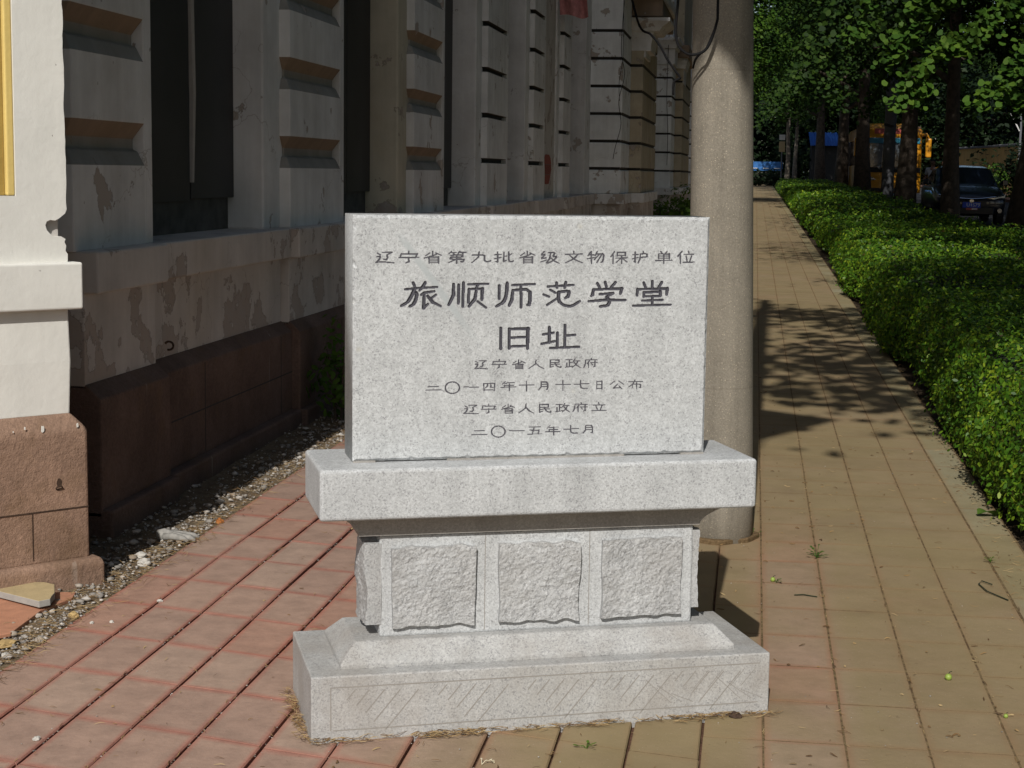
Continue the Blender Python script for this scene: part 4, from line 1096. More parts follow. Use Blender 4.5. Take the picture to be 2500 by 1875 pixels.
for _ in range(150):
    x, y = ML(-0.605-abs(R2.gauss(0, 0.014)), R2.uniform(0, 0.4))
    items.append((x, y, gz(y)+0.004+0.01*R2.random(), R2.uniform(0, 6.28), R2.uniform(0.015, 0.05), 0.0016, R2.uniform(-0.8, 0.8)))
for _ in range(900):            # single needles and leaf scraps over the paving
    y = 3.5+R2.random()**1.2*9; x = R2.uniform(-2.0, 1.0)
    items.append((x, y, gz(y)+0.003, R2.uniform(0, 6.28), R2.uniform(0.006, 0.034), R2.uniform(0.0009, 0.0024), R2.uniform(-1, 1)))
for _ in range(900):            # crumbs of bark and leaf trodden into the walkway
    y = 3.6+R2.random()**1.3*8; x = R2.uniform(-0.2, 1.0) if R2.random() < 0.75 else R2.uniform(-2.0, 0)
    cl = mnoise.noise(Vector((x*2.5, y*2.5, 7)))
    if R2.random() > 0.35+cl: continue
    items.append((x, y, gz(y)+0.002, R2.uniform(0, 6.28), R2.uniform(0.008, 0.026), R2.uniform(0.003, 0.006), R2.uniform(-1, 1)))
for _ in range(600):            # caught in the open joints
    c = R2.choice([1, 2, 3, 4, 5, 9, 12, 13, 14, 15, 16]); y = 3.5+R2.random()**1.3*6
    items.append((LX[c]+R2.gauss(0, 0.004), y, gz(y)+0.001, 1.57+R2.gauss(0, 0.35), R2.uniform(0.01, 0.04), 0.002, R2.uniform(-.4, .4)))
for _ in range(300):
    y = 5.5+R2.random()*8
    items.append((0.98+R2.gauss(0, 0.05), y, gz(y)+0.003, R2.uniform(0, 6.28), R2.uniform(0.008, 0.04), 0.002, R2.uniform(-1, 1)))
tag(link('dry_litter', ribbons('dry_litter', items, None), M['litter']), 'dry pine needles and leaf scraps on the paving', 'litter', kind='stuff')

def stone(name, loc, size, mat, label, cat='stone', seed=0, flat=0.6, group=None):
    import bmesh
    b = bmesh.new(); bmesh.ops.create_icosphere(b, subdivisions=3, radius=1)
    for v in b.verts:
        n = v.co.normalized()
        v.co = n*(1+0.42*mnoise.noise(n*1.4+Vector((seed, 0, 0)))+0.15*mnoise.noise(n*4+Vector((0, seed, 0))))
        v.co.x *= size; v.co.y *= size*0.75; v.co.z *= size*flat
    me = bpy.data.meshes.new(name); b.to_mesh(me); b.free()
    o = link(name, me, M[mat], None, (loc[0], loc[1], gz(loc[1])+size*flat*0.55), (0, 0, seed*1.3))
    return tag(o, label, cat, group)
stone('rubble_stone', (-2.085, 5.60), 0.027, 'pale_stone', 'large white rubble stone at the shadow edge beside the pier', seed=1.2)
stone('rubble_stone', (-2.135, 5.70), 0.024, 'pale_stone', 'grey white rubble stone half in the wall shadow behind a larger one', seed=2.7)
stone('rubble_stone', (-2.30, 5.23), 0.020, 'pale_stone', 'white stone chip lying against the pier base', seed=3.1)
stone('rubble_stone', (-2.062, 4.912), 0.018, 'ochre_stone', 'small ochre stone in the gravel below the broken tiles', seed=4.4)
stone('rubble_stone', (-2.135, 4.585), 0.034, 'ochre_stone', 'flat yellow brown stone at the left edge of the picture', seed=5.9, flat=0.3)
stone('rubble_stone', (-2.085, 4.47), 0.014, 'pale_stone', 'white pebble next to the flat yellow brown stone', seed=6.3)
stone('pebble', (-1.862, 5.137), 0.009, 'pale_stone', 'white pebble stuck in the joint between two red pavers', seed=7.7)
stone('pebble', (-1.977, 4.850), 0.008, 'pale_stone', 'grey pebble lying on a red paver, left of a similar one', seed=8.8)
stone('pebble', (-1.922, 4.872), 0.008, 'pale_stone', 'pale pebble lying on a red paver, right of a similar one', seed=9.1)
stone('pebble', (-1.710, 3.830), 0.010, 'pale_stone', 'round pale pebble on the joint near the bottom left corner', seed=10.4)
stone('brick_fragment', (-2.043, 6.316), 0.020, 'orange', 'small orange brick fragment at the edge of the gravel', 'brick piece', seed=11.2)
stone('brick_fragment', ML(0.50, -0.02), 0.016, 'rust', 'dark brown lump against the right foot of the monument', 'stone', seed=12.2)
# crumpled glove
mb = MB(); P0 = Vector((-2.10, 5.985, gz(6)+0.016))
for k, (dx, dy, ln) in enumerate([(0.0, 0.0, 0.06), (0.012, 0.018, 0.055), (0.02, -0.014, 0.05), (0.004, -0.026, 0.045), (-0.02, 0.03, 0.035)]):
    pts = [P0+Vector((-0.045+dx*0.3, dy*0.6, 0)), P0+Vector((-0.01+dx, dy, 0.006)), P0+Vector((ln-0.01+dx, dy*1.5, 0.002)), P0+Vector((ln+0.008+dx, dy*1.7, -0.006))]
    mb.tube(pts, [0.016, 0.014, 0.010, 0.006], 8)
mb.tube([P0+Vector((-0.07, 0.005, 0.002)), P0+Vector((-0.05, 0.0, 0.006)), P0+Vector((-0.015, 0, 0.004))], [0.022, 0.024, 0.018], 10)
tag(mb.build('work_glove', M['glove'], smooth=True), 'crumpled grey knitted work glove lying on the gravel', 'glove')
# broken tiles at the pier foot
def tile(name, poly, z0, th, mats, label, tilt=(0, 0)):
    mb = MB()
    cx = sum(p[0] for p in poly)/len(poly); cy = sum(p[1] for p in poly)/len(poly)
    mb.prism(poly, 0, th, lambda a, b, h: (a-cx, b-cy, h))
    me_o = mb.build(name, mats, None, (cx, cy, gz(cy)+z0), (tilt[0], tilt[1], 0), bevel=0.002)
    for p in me_o.data.polygons: p.material_index = 0 if abs(p.normal.z) > 0.7 else min(1, len(mats)-1)
    return tag(me_o, label, 'tile')
tile('broken_tile', [(-2.60, 5.09), (-2.36, 5.03), (-2.18, 4.925), (-2.155, 4.955), (-2.165, 4.99), (-2.172, 5.03), (-2.215, 5.13), (-2.26, 5.155), (-2.46, 5.135)], 0.018, 0.022, [M['tile_tan'], M['tile_edge']], 'broken tan paving tile with a grey edge lying on a red one', (rad(1.0), rad(-1.5)))
tile('broken_tile', [(-2.60, 4.70), (-2.30, 4.46), (-2.155, 4.665), (-2.175, 4.93), (-2.14, 5.09), (-2.16, 5.17), (-2.24, 5.15), (-2.6, 5.02)], 0.0, 0.012, [M['tile_red']], 'cracked orange red paving tile under the tan one')
# green ginkgo fruits, seed pods, fallen leaf, twigs
def fruit(x, y, r, label, grp=None):
    T = thing('green_fruit', label, 'fruit', (x, y, gz(y)+r*0.9), 0, grp)
    import bmesh
    b = bmesh.new(); bmesh.ops.create_uvsphere(b, u_segments=16, v_segments=10, radius=r)
    me = bpy.data.meshes.new('flesh'); b.to_mesh(me); b.free(); me.polygons.foreach_set('use_smooth', [True]*len(me.polygons))
    link('flesh', me, M['fruit'], T)
    m = MB(); m.tube([(0, 0, r*0.9), (0.3*r, 0.2*r, 1.4*r), (1.0*r, 0.5*r, 1.6*r)], r*0.12, 5); m.build('stalk', M['twig'], T)
fruit(0.577, 4.739, 0.0098, 'green fruit lying alone on the tan pavers at lower right')
fruit(0.101, 5.781, 0.0085, 'green fruit with a leaf sprig beside the monument shadow')
fruit(0.69, 4.43, 0.006, 'tiny green fruit below the larger one at lower right')
def sprig(name, loc, n, size, label, cat, mat='weed_leaf', up=0.5):
    g2 = np.random.default_rng(int(abs(loc[0]*1000))+n)
    mb = MB()
    for k in range(n):
        a = g2.uniform(0, 6.28); rr = size*g2.uniform(0.6, 2.0); h = abs(g2.normal(0, size*up))+0.004
        tip = Vector((rr*math.cos(a), rr*math.sin(a), h))
        mb.tube([(0, 0, -0.002), tip*0.5+Vector((0, 0, 0.004)), tip], 0.0009, 4)
        d = Vector((math.cos(a), math.sin(a), 0.2)).normalized(); sd_ = Vector((-math.sin(a), math.cos(a), 0.15*g2.normal()))
        L_ = size*g2.uniform(0.8, 1.3)
        mb.add([tip+d*((y+0.5)*L_)+sd_*(x*L_)+Vector((0, 0, abs(x)*0.2*L_)) for x, y in OVAL], [tuple(range(6))])
    o = mb.build(name, M[mat], None, (loc[0], loc[1], gz(loc[1])+0.002))
    return tag(o, label, cat)
sprig('leaf_sprig', (0.112, 5.77), 5, 0.014, 'little green leaf sprig touching the green fruit', 'leaf')
sprig('leaf_sprig', (-0.368, 4.005), 6, 0.013, 'little green leaf sprig in front of the monument base', 'leaf')
sprig('weed', (0.264, 6.169), 16, 0.016, 'small weed growing in a paver joint right of the pole', 'weed', up=1.0)
sprig('weed', (0.03, 6.47), 24, 0.016, 'small weed at the right foot of the concrete pole', 'weed', up=1.0)
sprig('weed', (0.886, 6.22), 10, 0.012, 'tiny weed in the kerb joint at right', 'weed', up=0.8)
sprig('seed_pod', (-0.603, 3.852), 2, 0.011, 'pale open seed pod at the bottom of the picture, larger of two', 'seed pod', 'pod', 0.2)
sprig('seed_pod', (-0.575, 3.868), 2, 0.008, 'pale seed pod fragment at the bottom of the picture, smaller of two', 'seed pod', 'pod', 0.2)
mb = MB(); vs = []; n = 9
for j in range(n+1):
    v = j/n; w = 0.032*math.sin(math.pi*min(1, v*0.92+0.04))**0.7
    for i in (-1, -0.5, 0, 0.5, 1): vs.append((-0.045+0.10*v, i*w, 0.006+0.012*abs(i)+0.010*math.sin(v*5+i)))
mb.add(vs, [(j*5+i, j*5+i+1, (j+1)*5+i+1, (j+1)*5+i) for j in range(n) for i in range(4)])
tag(mb.build('fallen_leaf', M['weed_leaf'], None, (0.985, 7.05, gz(7.05)+0.004), (0, 0, 0.3), smooth=True), 'large green fallen leaf beside the hedge on the kerb', 'leaf')
mb = MB(); mb.tube([(0.845, 5.86, 0.02), (0.815, 5.90, 0.022), (0.80, 5.86, 0.02), (0.815, 5.76, 0.02), (0.87, 5.66, 0.017)], 0.0022, 5)
tag(mb.build('curved_twig', M['twig']), 'dark curved twig lying on the walkway near the kerb', 'twig')
mb = MB(); mb.tube([(0.17, 5.60, gz(5.6)+0.003), (0.20, 5.605, gz(5.6)+0.005), (0.245, 5.59, gz(5.6)+0.003)], 0.002, 5)
tag(mb.build('short_twig', M['twig']), 'short straight twig on the second column of pavers', 'twig')

# ------------------------------------------------------------ hedge
def hedge(name, y0, y1, label, dens_scale=1.0, seed=1, h=0.50, x0=1.22, x1=3.95):
    g = np.random.default_rng(seed)
    H = thing(name, label, 'hedge', (0, y0, gz(y0)))
    def top(x, y): return h+0.035*math.sin(y*1.7+seed)+0.03*math.sin(x*2.3+y*0.6)+0.02*math.sin(y*4.1+x*3)+0.035*mnoise.noise(Vector((x*1.6, y*1.6, seed)))+0.02*mnoise.noise(Vector((x*4.5, y*4.5, seed)))
    def side(y, z): return x0+0.05*math.sin(y*1.1+seed*2)+0.03*math.sin(y*3.3)+0.07*mnoise.noise(Vector((y*2.2, z*3, seed)))-0.16*(1-z/h)*0.6-0.07*math.sin(min(1, z/h)*math.pi)
    C, N, S = [], [], []
    y = y0
    while y < y1:                       # leaf size grows with distance from the near end
        dy = min(1.0, y1-y)
        s = 0.027*max(1, (y+2)/10.0)**0.66
        s = min(s, 0.08)
        per = 1.30/(0.30*s*s)*dens_scale
        n_top = int((x1-x0)*dy*per*0.62); n_side = int(h*1.25*dy*per)
        xs = x0+(x1-x0)*g.random(n_top); ys = y+dy*g.random(n_top)
        for X, Y in zip(xs, ys):
            edge = max(0, 1-(X-x0)/0.16)
            C.append((X, Y-y0, top(X, Y)-0.035*edge*edge+g.normal(0, 0.018)+(0.10*g.random() if g.random() < 0.10 else 0)+gz(Y)-gz(y0))); N.append((-0.5*edge, -0.25, 1)); S.append(s*g.uniform(0.7, 1.25))
        zs = h*(0.05+0.95*g.random(n_side)); ys = y+dy*g.random(n_side)
        for Z, Y in zip(zs, ys):
            C.append((side(Y, Z)+g.normal(0, 0.03)-(0.06*g.random() if g.random() < 0.08 else 0), Y-y0, Z+gz(Y)-gz(y0))); N.append((-1, -0.35, 0.35)); S.append(s*g.uniform(0.7, 1.2))
        y += dy
    s = 0.024*max(1, (y0+2)/9.0)**0.82; n_f = int((x1-x0)*h/(0.30*s*s)*1.2)
    for _ in range(n_f):
        Z = h*(0.05+0.95*g.random()); X = x0+(x1-x0)*g.random()
        C.append((X, g.normal(0, 0.03)-0.02, Z)); N.append((0, -1, 0.3)); S.append(s*g.uniform(0.7, 1.2))
    o = link('foliage', leaf_mesh('foliage', np.array(C), np.array(N, float), np.array(S), OVAL if y0 < 20 else QUAD, 0.55, g), M['hedge_leaf'], H)
    mb = MB(); rings = []
    L = np.linspace(y0+0.04, y1-0.04, int((y1-y0)*3)+2)
    for Y in L:
        rings.append([(x0+0.02-0.05, Y-y0, gz(Y)-gz(y0)-0.03), (side(Y, h*0.5)+0.05, Y-y0, h*0.5+gz(Y)-gz(y0)), (x0+0.08, Y-y0, top(x0+.1, Y)-0.09+gz(Y)-gz(y0)), (x0+0.2, Y-y0, top(x0+.2, Y)-0.045+gz(Y)-gz(y0)),
                      (x1, Y-y0, top(x1, Y)-0.045+gz(Y)-gz(y0)), (x1+0.02, Y-y0, gz(Y)-gz(y0)-0.03)])
    mb.loft(rings); mb.build('twig_core', M['twig'], H)
    return H
hedge('clipped_hedge', 4.6, 23.4, 'nearest length of clipped green hedge beside the walkway, down to the right edge', 1.0, 1)
hedge('clipped_hedge', 23.7, 36.5, 'middle length of clipped hedge, darker, behind the bright front one', 1.0, 2, 0.40, 1.30, 3.75)
hedge('clipped_hedge', 36.8, 92.0, 'farthest length of clipped hedge running to the end of the walkway', 0.8, 3, 0.45, 1.28, 3.7)

# ------------------------------------------------------------ trees
def crown_points(g, n_cl, per, c, r, low=0.0, spread=0.34):
    """leaf clusters through an uneven crown volume"""
    C, N = [], []
    for _ in range(n_cl):
        d = g.normal(0, 1, 3); d /= np.linalg.norm(d)
        q = r*(g.random()**0.45)*np.array([1, 1, 1.0])
        p = np.array(c)+d*q*(1+0.25*math.sin(5*d[0]+3*d[2])+0.2*math.sin(7*d[1]))
        m = int(per*g.uniform(0.5, 1.5))
        off = g.normal(0, 1, (m, 3))*np.array([spread, spread, spread*0.55])*g.uniform(0.7, 1.3)
        off[:, 2] -= 0.25*(np.hypot(off[:, 0], off[:, 1])**2)/spread
        C.append(p+off); N.append(np.tile(np.array([0, -0.35, 0.9])+0.3*d, (m, 1)))
    return np.concatenate(C), np.concatenate(N)
def trunk_mesh(g, h, r, lean=(0, 0), limbs=7, z_l=2.2, reach=2.2):
    mb = MB(); pts = []; rr = []
    for k in range(10):
        t = k/9
        pts.append((lean[0]*t*h+0.06*math.sin(t*6+g.random()), lean[1]*t*h+0.05*math.sin(t*5+2), h*t-0.1)); rr.append(r*(1-0.72*t)*(1.45 if k == 0 else 1.12 if k == 1 else 1))
    mb.tube(pts, rr, 12)
    for k in range(limbs):
        t = (z_l+(h-z_l)*0.85*k/limbs)/h
        i = min(8, int(t*9)); base = Vector(pts[i]); a = k*2.4+g.random()
        ln = reach*(1.1-0.6*t)
        p = [base, base+Vector((math.cos(a)*ln*0.4, math.sin(a)*ln*0.4, ln*0.25)), base+Vector((math.cos(a)*ln*0.75, math.sin(a)*ln*0.75, ln*0.38)), base+Vector((math.cos(a+0.2)*ln*1.1, math.sin(a+0.2)*ln*1.1, ln*0.32))]
        rb = rr[i]*0.5
        mb.tube(p, [rb, rb*0.7, rb*0.45, rb*0.18], 7)
    return mb.mesh('trunk', True)
def make_tree(name, label, loc, seed, h=7.5, ys=1.0, zmin=1.9, cmin=0.0, r=0.24, crown=(3.1, 2.9), ncl=330, per=46, lsz=0.075, zc=5.6, shape=FAN, mat='ginkgo_leaf', bark='bark', lean=(0, 0), extra=None, spread=0.34, limbs=7, group=None, z_l=2.2):
    g = np.random.default_rng(seed)
    T = thing(name, label, 'tree', (loc[0], loc[1], gz(loc[1])-0.03), 0, group)
    link('trunk', trunk_mesh(g, h, r, lean, limbs, z_l, crown[0]*0.8), M[bark], T)
    C, N = crown_points(g, ncl, per, (lean[0]*h*0.8, lean[1]*h*0.8, zc), np.array([crown[0], crown[0], crown[1]]), spread=spread)
    C[:, 1] *= ys
    k0 = C[:, 2] > cmin; C, N = C[k0], N[k0]
    if extra is not None:
        e = [extra(g)]
        for c2, n2 in e: C = np.concatenate([C, c2]); N = np.concatenate([N, n2])
    keep = C[:, 2] > zmin
    C, N = C[keep], N[keep]
    link('crown', leaf_mesh('crown', C, N, g.uniform(0.7, 1.2, len(C))*lsz, shape, 0.45, g), M[mat], T)
    return T
def copy_tree_at(src, x, y, rz, s, label, group=None):
    c = copy_tree(src)
    c.location = (x, y, gz(y)-0.03); c.rotation_euler = (0, 0, rz); c.scale = (s, s, s)
    c['label'] = label
    if group: c['group'] = group
    return c
def sprays(branches, per=34, ws=1.0):
    """leafy hanging sprays: each is a curved twig from a to b (tree coordinates)"""
    def f(g):
        C, N = [], []
        for a, b, w in branches:
            a, b = np.array(a), np.array(b); n = int(np.linalg.norm(b-a)/0.15)+2
            for k in range(n):
                t = k/(n-1)
                p = a+(b-a)*t+np.array([0, 0, 0.10*math.sin(t*math.pi)])
                m = int(per*(0.6+0.8*g.random()))
                C.append(p+g.normal(0, 1, (m, 3))*np.array([w, w, w*0.6])*ws); N.append(np.tile(np.array([0.0, -0.7, 0.75]), (m, 1)))
        return np.concatenate(C), np.concatenate(N)
    return f
# sprays of the second tree that hang into the view (tree stands at x=4.0, y=15)
TX, TY = 4.0, 16.0
def W(x, y, z): return (x-TX, y-TY, z-gz(TY))
br = [(W(3.0, 17.5, 3.6), W(1.55, 17.6, 3.12), 0.11), (W(2.1, 17.5, 3.35), W(1.30, 17.8, 2.62), 0.11), (W(2.9, 17.6, 3.3), W(1.95, 17.4, 2.70), 0.12), (W(2.5, 17.5, 3.42), W(1.75, 17.6, 3.28), 0.10),
      (W(2.95, 17.2, 2.75), W(2.10, 17.0, 2.10), 0.10), (W(2.75, 17.2, 2.55), W(2.45, 17.0, 2.15), 0.11), (W(1.95, 17.5, 2.75), W(1.38, 17.6, 2.15), 0.10), (W(1.65, 17.6, 2.3), W(1.45, 17.6, 2.02), 0.07),
      (W(3.1, 16.6, 3.3), W(2.45, 16.5, 2.70), 0.12), (W(3.0, 16.4, 3.0), W(2.6, 16.3, 2.5), 0.1), (W(2.0, 17.9, 3.6), W(1.2, 18.2, 3.35), 0.13), (W(1.5, 18, 3.6), W(1.05, 18.4, 2.9), 0.12)]
far_br = [((-1.2, -2.4, 5.0), (-2.9, -2.9, 3.3), 0.16), ((-1.6, -2.2, 4.6), (-2.4, -2.8, 2.9), 0.16), ((-0.2, -2.8, 4.9), (0.9, -3.2, 3.2), 0.16), ((0.6, -2.6, 5.0), (2.4, -3.0, 3.5), 0.16), ((-2.4, -1.0, 5.2), (-3.6, -1.2, 3.4), 0.18), ((-2.6, 0.6, 5.2), (-3.7, 0.4, 3.0), 0.18), ((1.6, -1.6, 4.6), (2.8, -1.8, 3.0), 0.16)]
near = make_tree('ginkgo_tree', 'ginkgo tree whose leafy sprays hang lowest and largest at upper right', (TX, TY), 21, h=15, r=0.22, crown=(3.3, 5.6), ncl=1100, per=58, lsz=0.078, zc=9.6, extra=sprays(br, 36, 0.72), z_l=4.6, zmin=2.0, cmin=6.3, ys=1.35)
proto = make_tree('ginkgo_tree', 'ginkgo tree beyond the nearest one, thick dark trunk at the right edge', (4.62, 30.0), 33, h=17, r=0.25, crown=(3.6, 6.6), ncl=1150, per=42, lsz=0.12, zc=10.2, lean=(0.012, 0), z_l=5.0, mat='street_leaf_shaded', ys=1.45, zmin=2.2, cmin=4.6, extra=sprays(far_br, 14))
make_tree('ginkgo_tree', 'ginkgo tree beside the nearest hedge, outside the view at right', (4.3, 4.9), 61, h=10.0, r=0.25, crown=(4.5, 2.0), ncl=480, per=46, lsz=0.13, zc=7.5, z_l=4.6)
make_tree('ginkgo_tree', 'tall tree added outside the view at right for its shade', (6.3, 5.5), 62, h=16.0, r=0.25, crown=(3.6, 3.4), ncl=480, per=40, lsz=0.17, zc=11.6, z_l=8)  # unseen, added to shade the sprays and hedge
for k, (x, y) in enumerate([(10.9, 9), (11.2, 19), (10.8, 29), (11.1, 39), (10.9, 49), (11.3, 59), (9.6, -3), (8.5, -14), (7.8, 20), (7.9, 31)]):  # added trees that cut sun and sky light on the right side
    copy_tree_at(proto, x, y, math.pi*(k % 2), 1.0, 'tall tree added for shade, its trunk outside the view at right', 'added shade trees outside the view')
for ch in proto.children:
    if ch.name.startswith('trunk'): fat = ch
GR = 'row of street trees in the hedge bed'
proto['group'] = near['group'] = GR
copy_tree_at(proto, 4.28, 38.5, math.pi, 0.86, 'street tree with a dark trunk standing in front of the dark blue car', GR).scale = (0.68, 0.68, 0.86)
copy_tree_at(proto, 4.35, 51.5, 0.1, 1.0, 'street tree leaning in front of the yellow bus, bark lit in patches', GR)
copy_tree_at(proto, 4.05, 66.0, 3.2, 1.05, 'street tree with a pale patched trunk left of the grey pole', GR)
copy_tree_at(proto, 3.95, 82.0, 0.2, 1.05, 'street tree farthest along the row, left of the one with a patched trunk', GR)
copy_tree_at(proto, 3.6, 97.0, 3.0, 1.05, 'street tree at the end of the row in front of the blue roof', GR)
fat.data = trunk_mesh(np.random.default_rng(5), 17, 0.35, (0.075, 0), 7, 6.0, 2.8); fat.data.materials.append(M['bark'])
thin = make_tree('sapling_tree', 'thin pale trunked tree standing at the far end of the walkway', (1.62, 92.0), 44, h=9.0, r=0.14, crown=(2.6, 3.0), ncl=190, per=40, lsz=0.15, zc=7.4, bark='pale_bark', z_l=4.0, cmin=3.4)
copy_tree_at(thin, 2.35, 104.0, 2.0, 1.0, 'thin leaning pale trunk beyond the end of the hedge')
copy_tree_at(thin, -0.6, 58.0, 1.0, 0.85, 'slim tree leaning over the walkway behind the concrete pole')
# broad dark trees closing the view
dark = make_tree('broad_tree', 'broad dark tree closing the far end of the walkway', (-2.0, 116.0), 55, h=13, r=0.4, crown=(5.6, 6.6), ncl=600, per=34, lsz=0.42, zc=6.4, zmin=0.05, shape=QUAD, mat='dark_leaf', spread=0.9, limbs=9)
DG = 'dark trees closing the view'
dark['group'] = DG
DL = 'broad dark tree in the dense wood closing the far end of the street'
dark['label'] = DL
spots = [(6, 122, 1), (14, 118, 2), (22, 112, 3), (30, 104, 4.2), (3, 132, 5), (11, 134, 2.6), (20, 130, 0.4), (29, 124, 1.4), (38, 108, 2.2), (-8, 126, 3.3), (37, 96, 5.1), (33, 84, 0.9), (26, 95, 2.9), (21, 84, 3.7), (26, 72, 1.9), (19, 70, 4.4), (17.5, 96, 0.2), (22, 58, 5.5), (18, 47, 2.4)]
for x, y, a in spots: copy_tree_at(dark, x, y, a, 1.0 if y > 80 else 0.85, DL, DG)
# shrubs by the yellow wall and weeds at the foot of the facade
def shrub(name, loc, r, h, n, lsz, mat, label, seed, group=None):
    g = np.random.default_rng(seed)
    S_ = thing(name, label, 'shrub', (loc[0], loc[1], gz(loc[1])-0.03), 0, group)
    d = g.normal(0, 1, (n, 3)); d /= np.linalg.norm(d, axis=1)[:, None]
    q = g.random(n)**0.4
    C = d*q[:, None]*np.array([r, r, h/2])*(1+0.3*np.sin(4*d[:, :1]+3*d[:, 2:]))+np.array([0, 0, h/2])
    C[:, 2] = np.abs(C[:, 2])
    link('foliage', leaf_mesh('foliage', C, d+np.array([0, -0.3, 0.4]), g.uniform(0.7, 1.2, n)*lsz, OVAL, 0.6, g), M[mat], S_)
    mb = MB()
    for k in range(5):
        a = k*1.3
        mb.tube([(0.02*math.cos(a), 0.02*math.sin(a), -0.02), (r*0.3*math.cos(a), r*0.3*math.sin(a), h*0.4), (r*0.6*math.cos(a), r*0.6*math.sin(a), h*0.75)], [0.03*r+0.004, 0.02*r+0.003, 0.003], 5)
    mb.build('stem', M['bark'], S_)
    return S_
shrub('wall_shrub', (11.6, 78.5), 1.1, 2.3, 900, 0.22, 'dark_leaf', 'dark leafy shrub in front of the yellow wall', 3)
shrub('wall_shrub', (11.7, 87.0), 1.0, 1.5, 600, 0.22, 'ginkgo_leaf', 'low green shrub by the yellow wall, left of the dark one', 4)
for k, (x, y) in enumerate([(-1.2, 103.0), (0.25, 102.5), (1.3, 104.0)]):
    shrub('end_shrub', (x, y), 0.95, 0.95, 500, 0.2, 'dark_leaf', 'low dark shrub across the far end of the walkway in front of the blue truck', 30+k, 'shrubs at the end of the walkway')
shrub('fern_bush', (-2.22, 9.0), 0.17, 0.55, 320, 0.05, 'weed_leaf', 'straggly green weed at the wall foot just left of the monument slab', 6)
shrub('fern_bush', (-2.2, 9.7), 0.2, 0.4, 260, 0.05, 'weed_leaf', 'low weed clump at the wall foot behind the monument ledge', 7)
shrub('wall_weed', (-1.55, 33.0), 0.7, 0.75, 700, 0.09, 'weed_leaf', 'dark weeds under the far sill left of the concrete pole', 8)
shrub('wall_weed', (-1.35, 38.0), 0.8, 0.9, 600, 0.10, 'weed_leaf', 'taller dark weeds at the facade foot just behind the concrete pole', 9)

# ------------------------------------------------------------ street: wall, poles, vehicles, people
RZ = -0.150
WALL = thing('yellow_wall', 'weathered yellow garden wall along the far side of the road', 'wall', (12.6, 60, gz(60)))
mb = MB()
for k in range(30):
    y0, y1 = k*3.0-10, k*3.0-7+0.0
    zz = gz(60+y0)-gz(60)
    mb.box(0, 0.3, y0, y1, zz-0.3, zz+2.35)
mb.build('wall_panel', M['wall_yellow'], WALL)
mb = MB()
for k in range(30):
    y0 = k*3.0-10; zz = gz(60+y0)-gz(60)
    mb.box(-0.08, 0.38, y0, y0+3.0, zz+2.352, zz+2.47)
mb.build('coping', M['pole_grey'], WALL, bevel=0.02)
mb = MB(); mb.tube([(12.2, 83, gz(83)), (12.25, 83, gz(83)+3.2), (12.2, 83, gz(83)+4.0)], [0.06, 0.05, 0.04], 8)
tag(mb.build('thin_post', M['pole_grey']), 'thin grey post in front of the yellow wall', 'post')
mb = MB(); mb.tube([(11.3, 80, 4.4), (11.75, 80, 3.55)], 0.03, 6)
tag(mb.build('white_rod', M['white']), 'slanting white rod above the yellow wall', 'rod')
GP = thing('grey_pole', 'straight smooth grey pole among the tree trunks in front of the bus', 'pole', (4.3, 57.5, gz(57.5)))
mb = MB(); mb.tube([(0, 0, -0.1), (0.03, 0, 3), (0.08, 0, 8.5)], [0.21, 0.19, 0.14], 16); mb.build('shaft', M['pole_grey'], GP, smooth=True)
mb = MB(); mb.tube([(0.0, 0, 2.6), (0.025, 0, 2.68)], [0.2, 0.2], 16); mb.build('clamp_band', M['black'], GP)
SH = thing('blue_shed', 'shed with a bright blue sheet roof glimpsed through the trees', 'shed', (4.2, 108, gz(108)))
mb = MB(); mb.box(-0.8, 0.8, 0, 4, -0.1, 2.5); mb.build('wall', M['dark_gap'], SH)
mb = MB()
for k in range(11):
    x = -0.9+k*0.165
    mb.loft([[(x, -0.3, 2.45), (x+0.08, -0.3, 2.5), (x+0.165, -0.3, 2.45)], [(x, 4.2, 3.35), (x+0.08, 4.2, 3.4), (x+0.165, 4.2, 3.35)]])
mb.build('roof', M['roof_blue'], SH)
SG = thing('road_sign', 'small pale road sign on a thin post at the far end of the walkway', 'sign', (1.45, 100, gz(100)))
mb = MB(); mb.tube([(0, 0, 0), (0, 0, 2.6)], 0.04, 8); mb.build('post', M['pole_grey'], SG)
mb = MB(); mb.box(-0.17, 0.17, -0.05, -0.03, 2.0, 2.6); mb.build('panel', M['tile_tan'], SG, bevel=0.01)
mb = MB(); mb.box(-0.17, 0.17, -0.05, -0.03, 2.68, 2.98); mb.build('upper_panel', M['white'], SG, bevel=0.01)

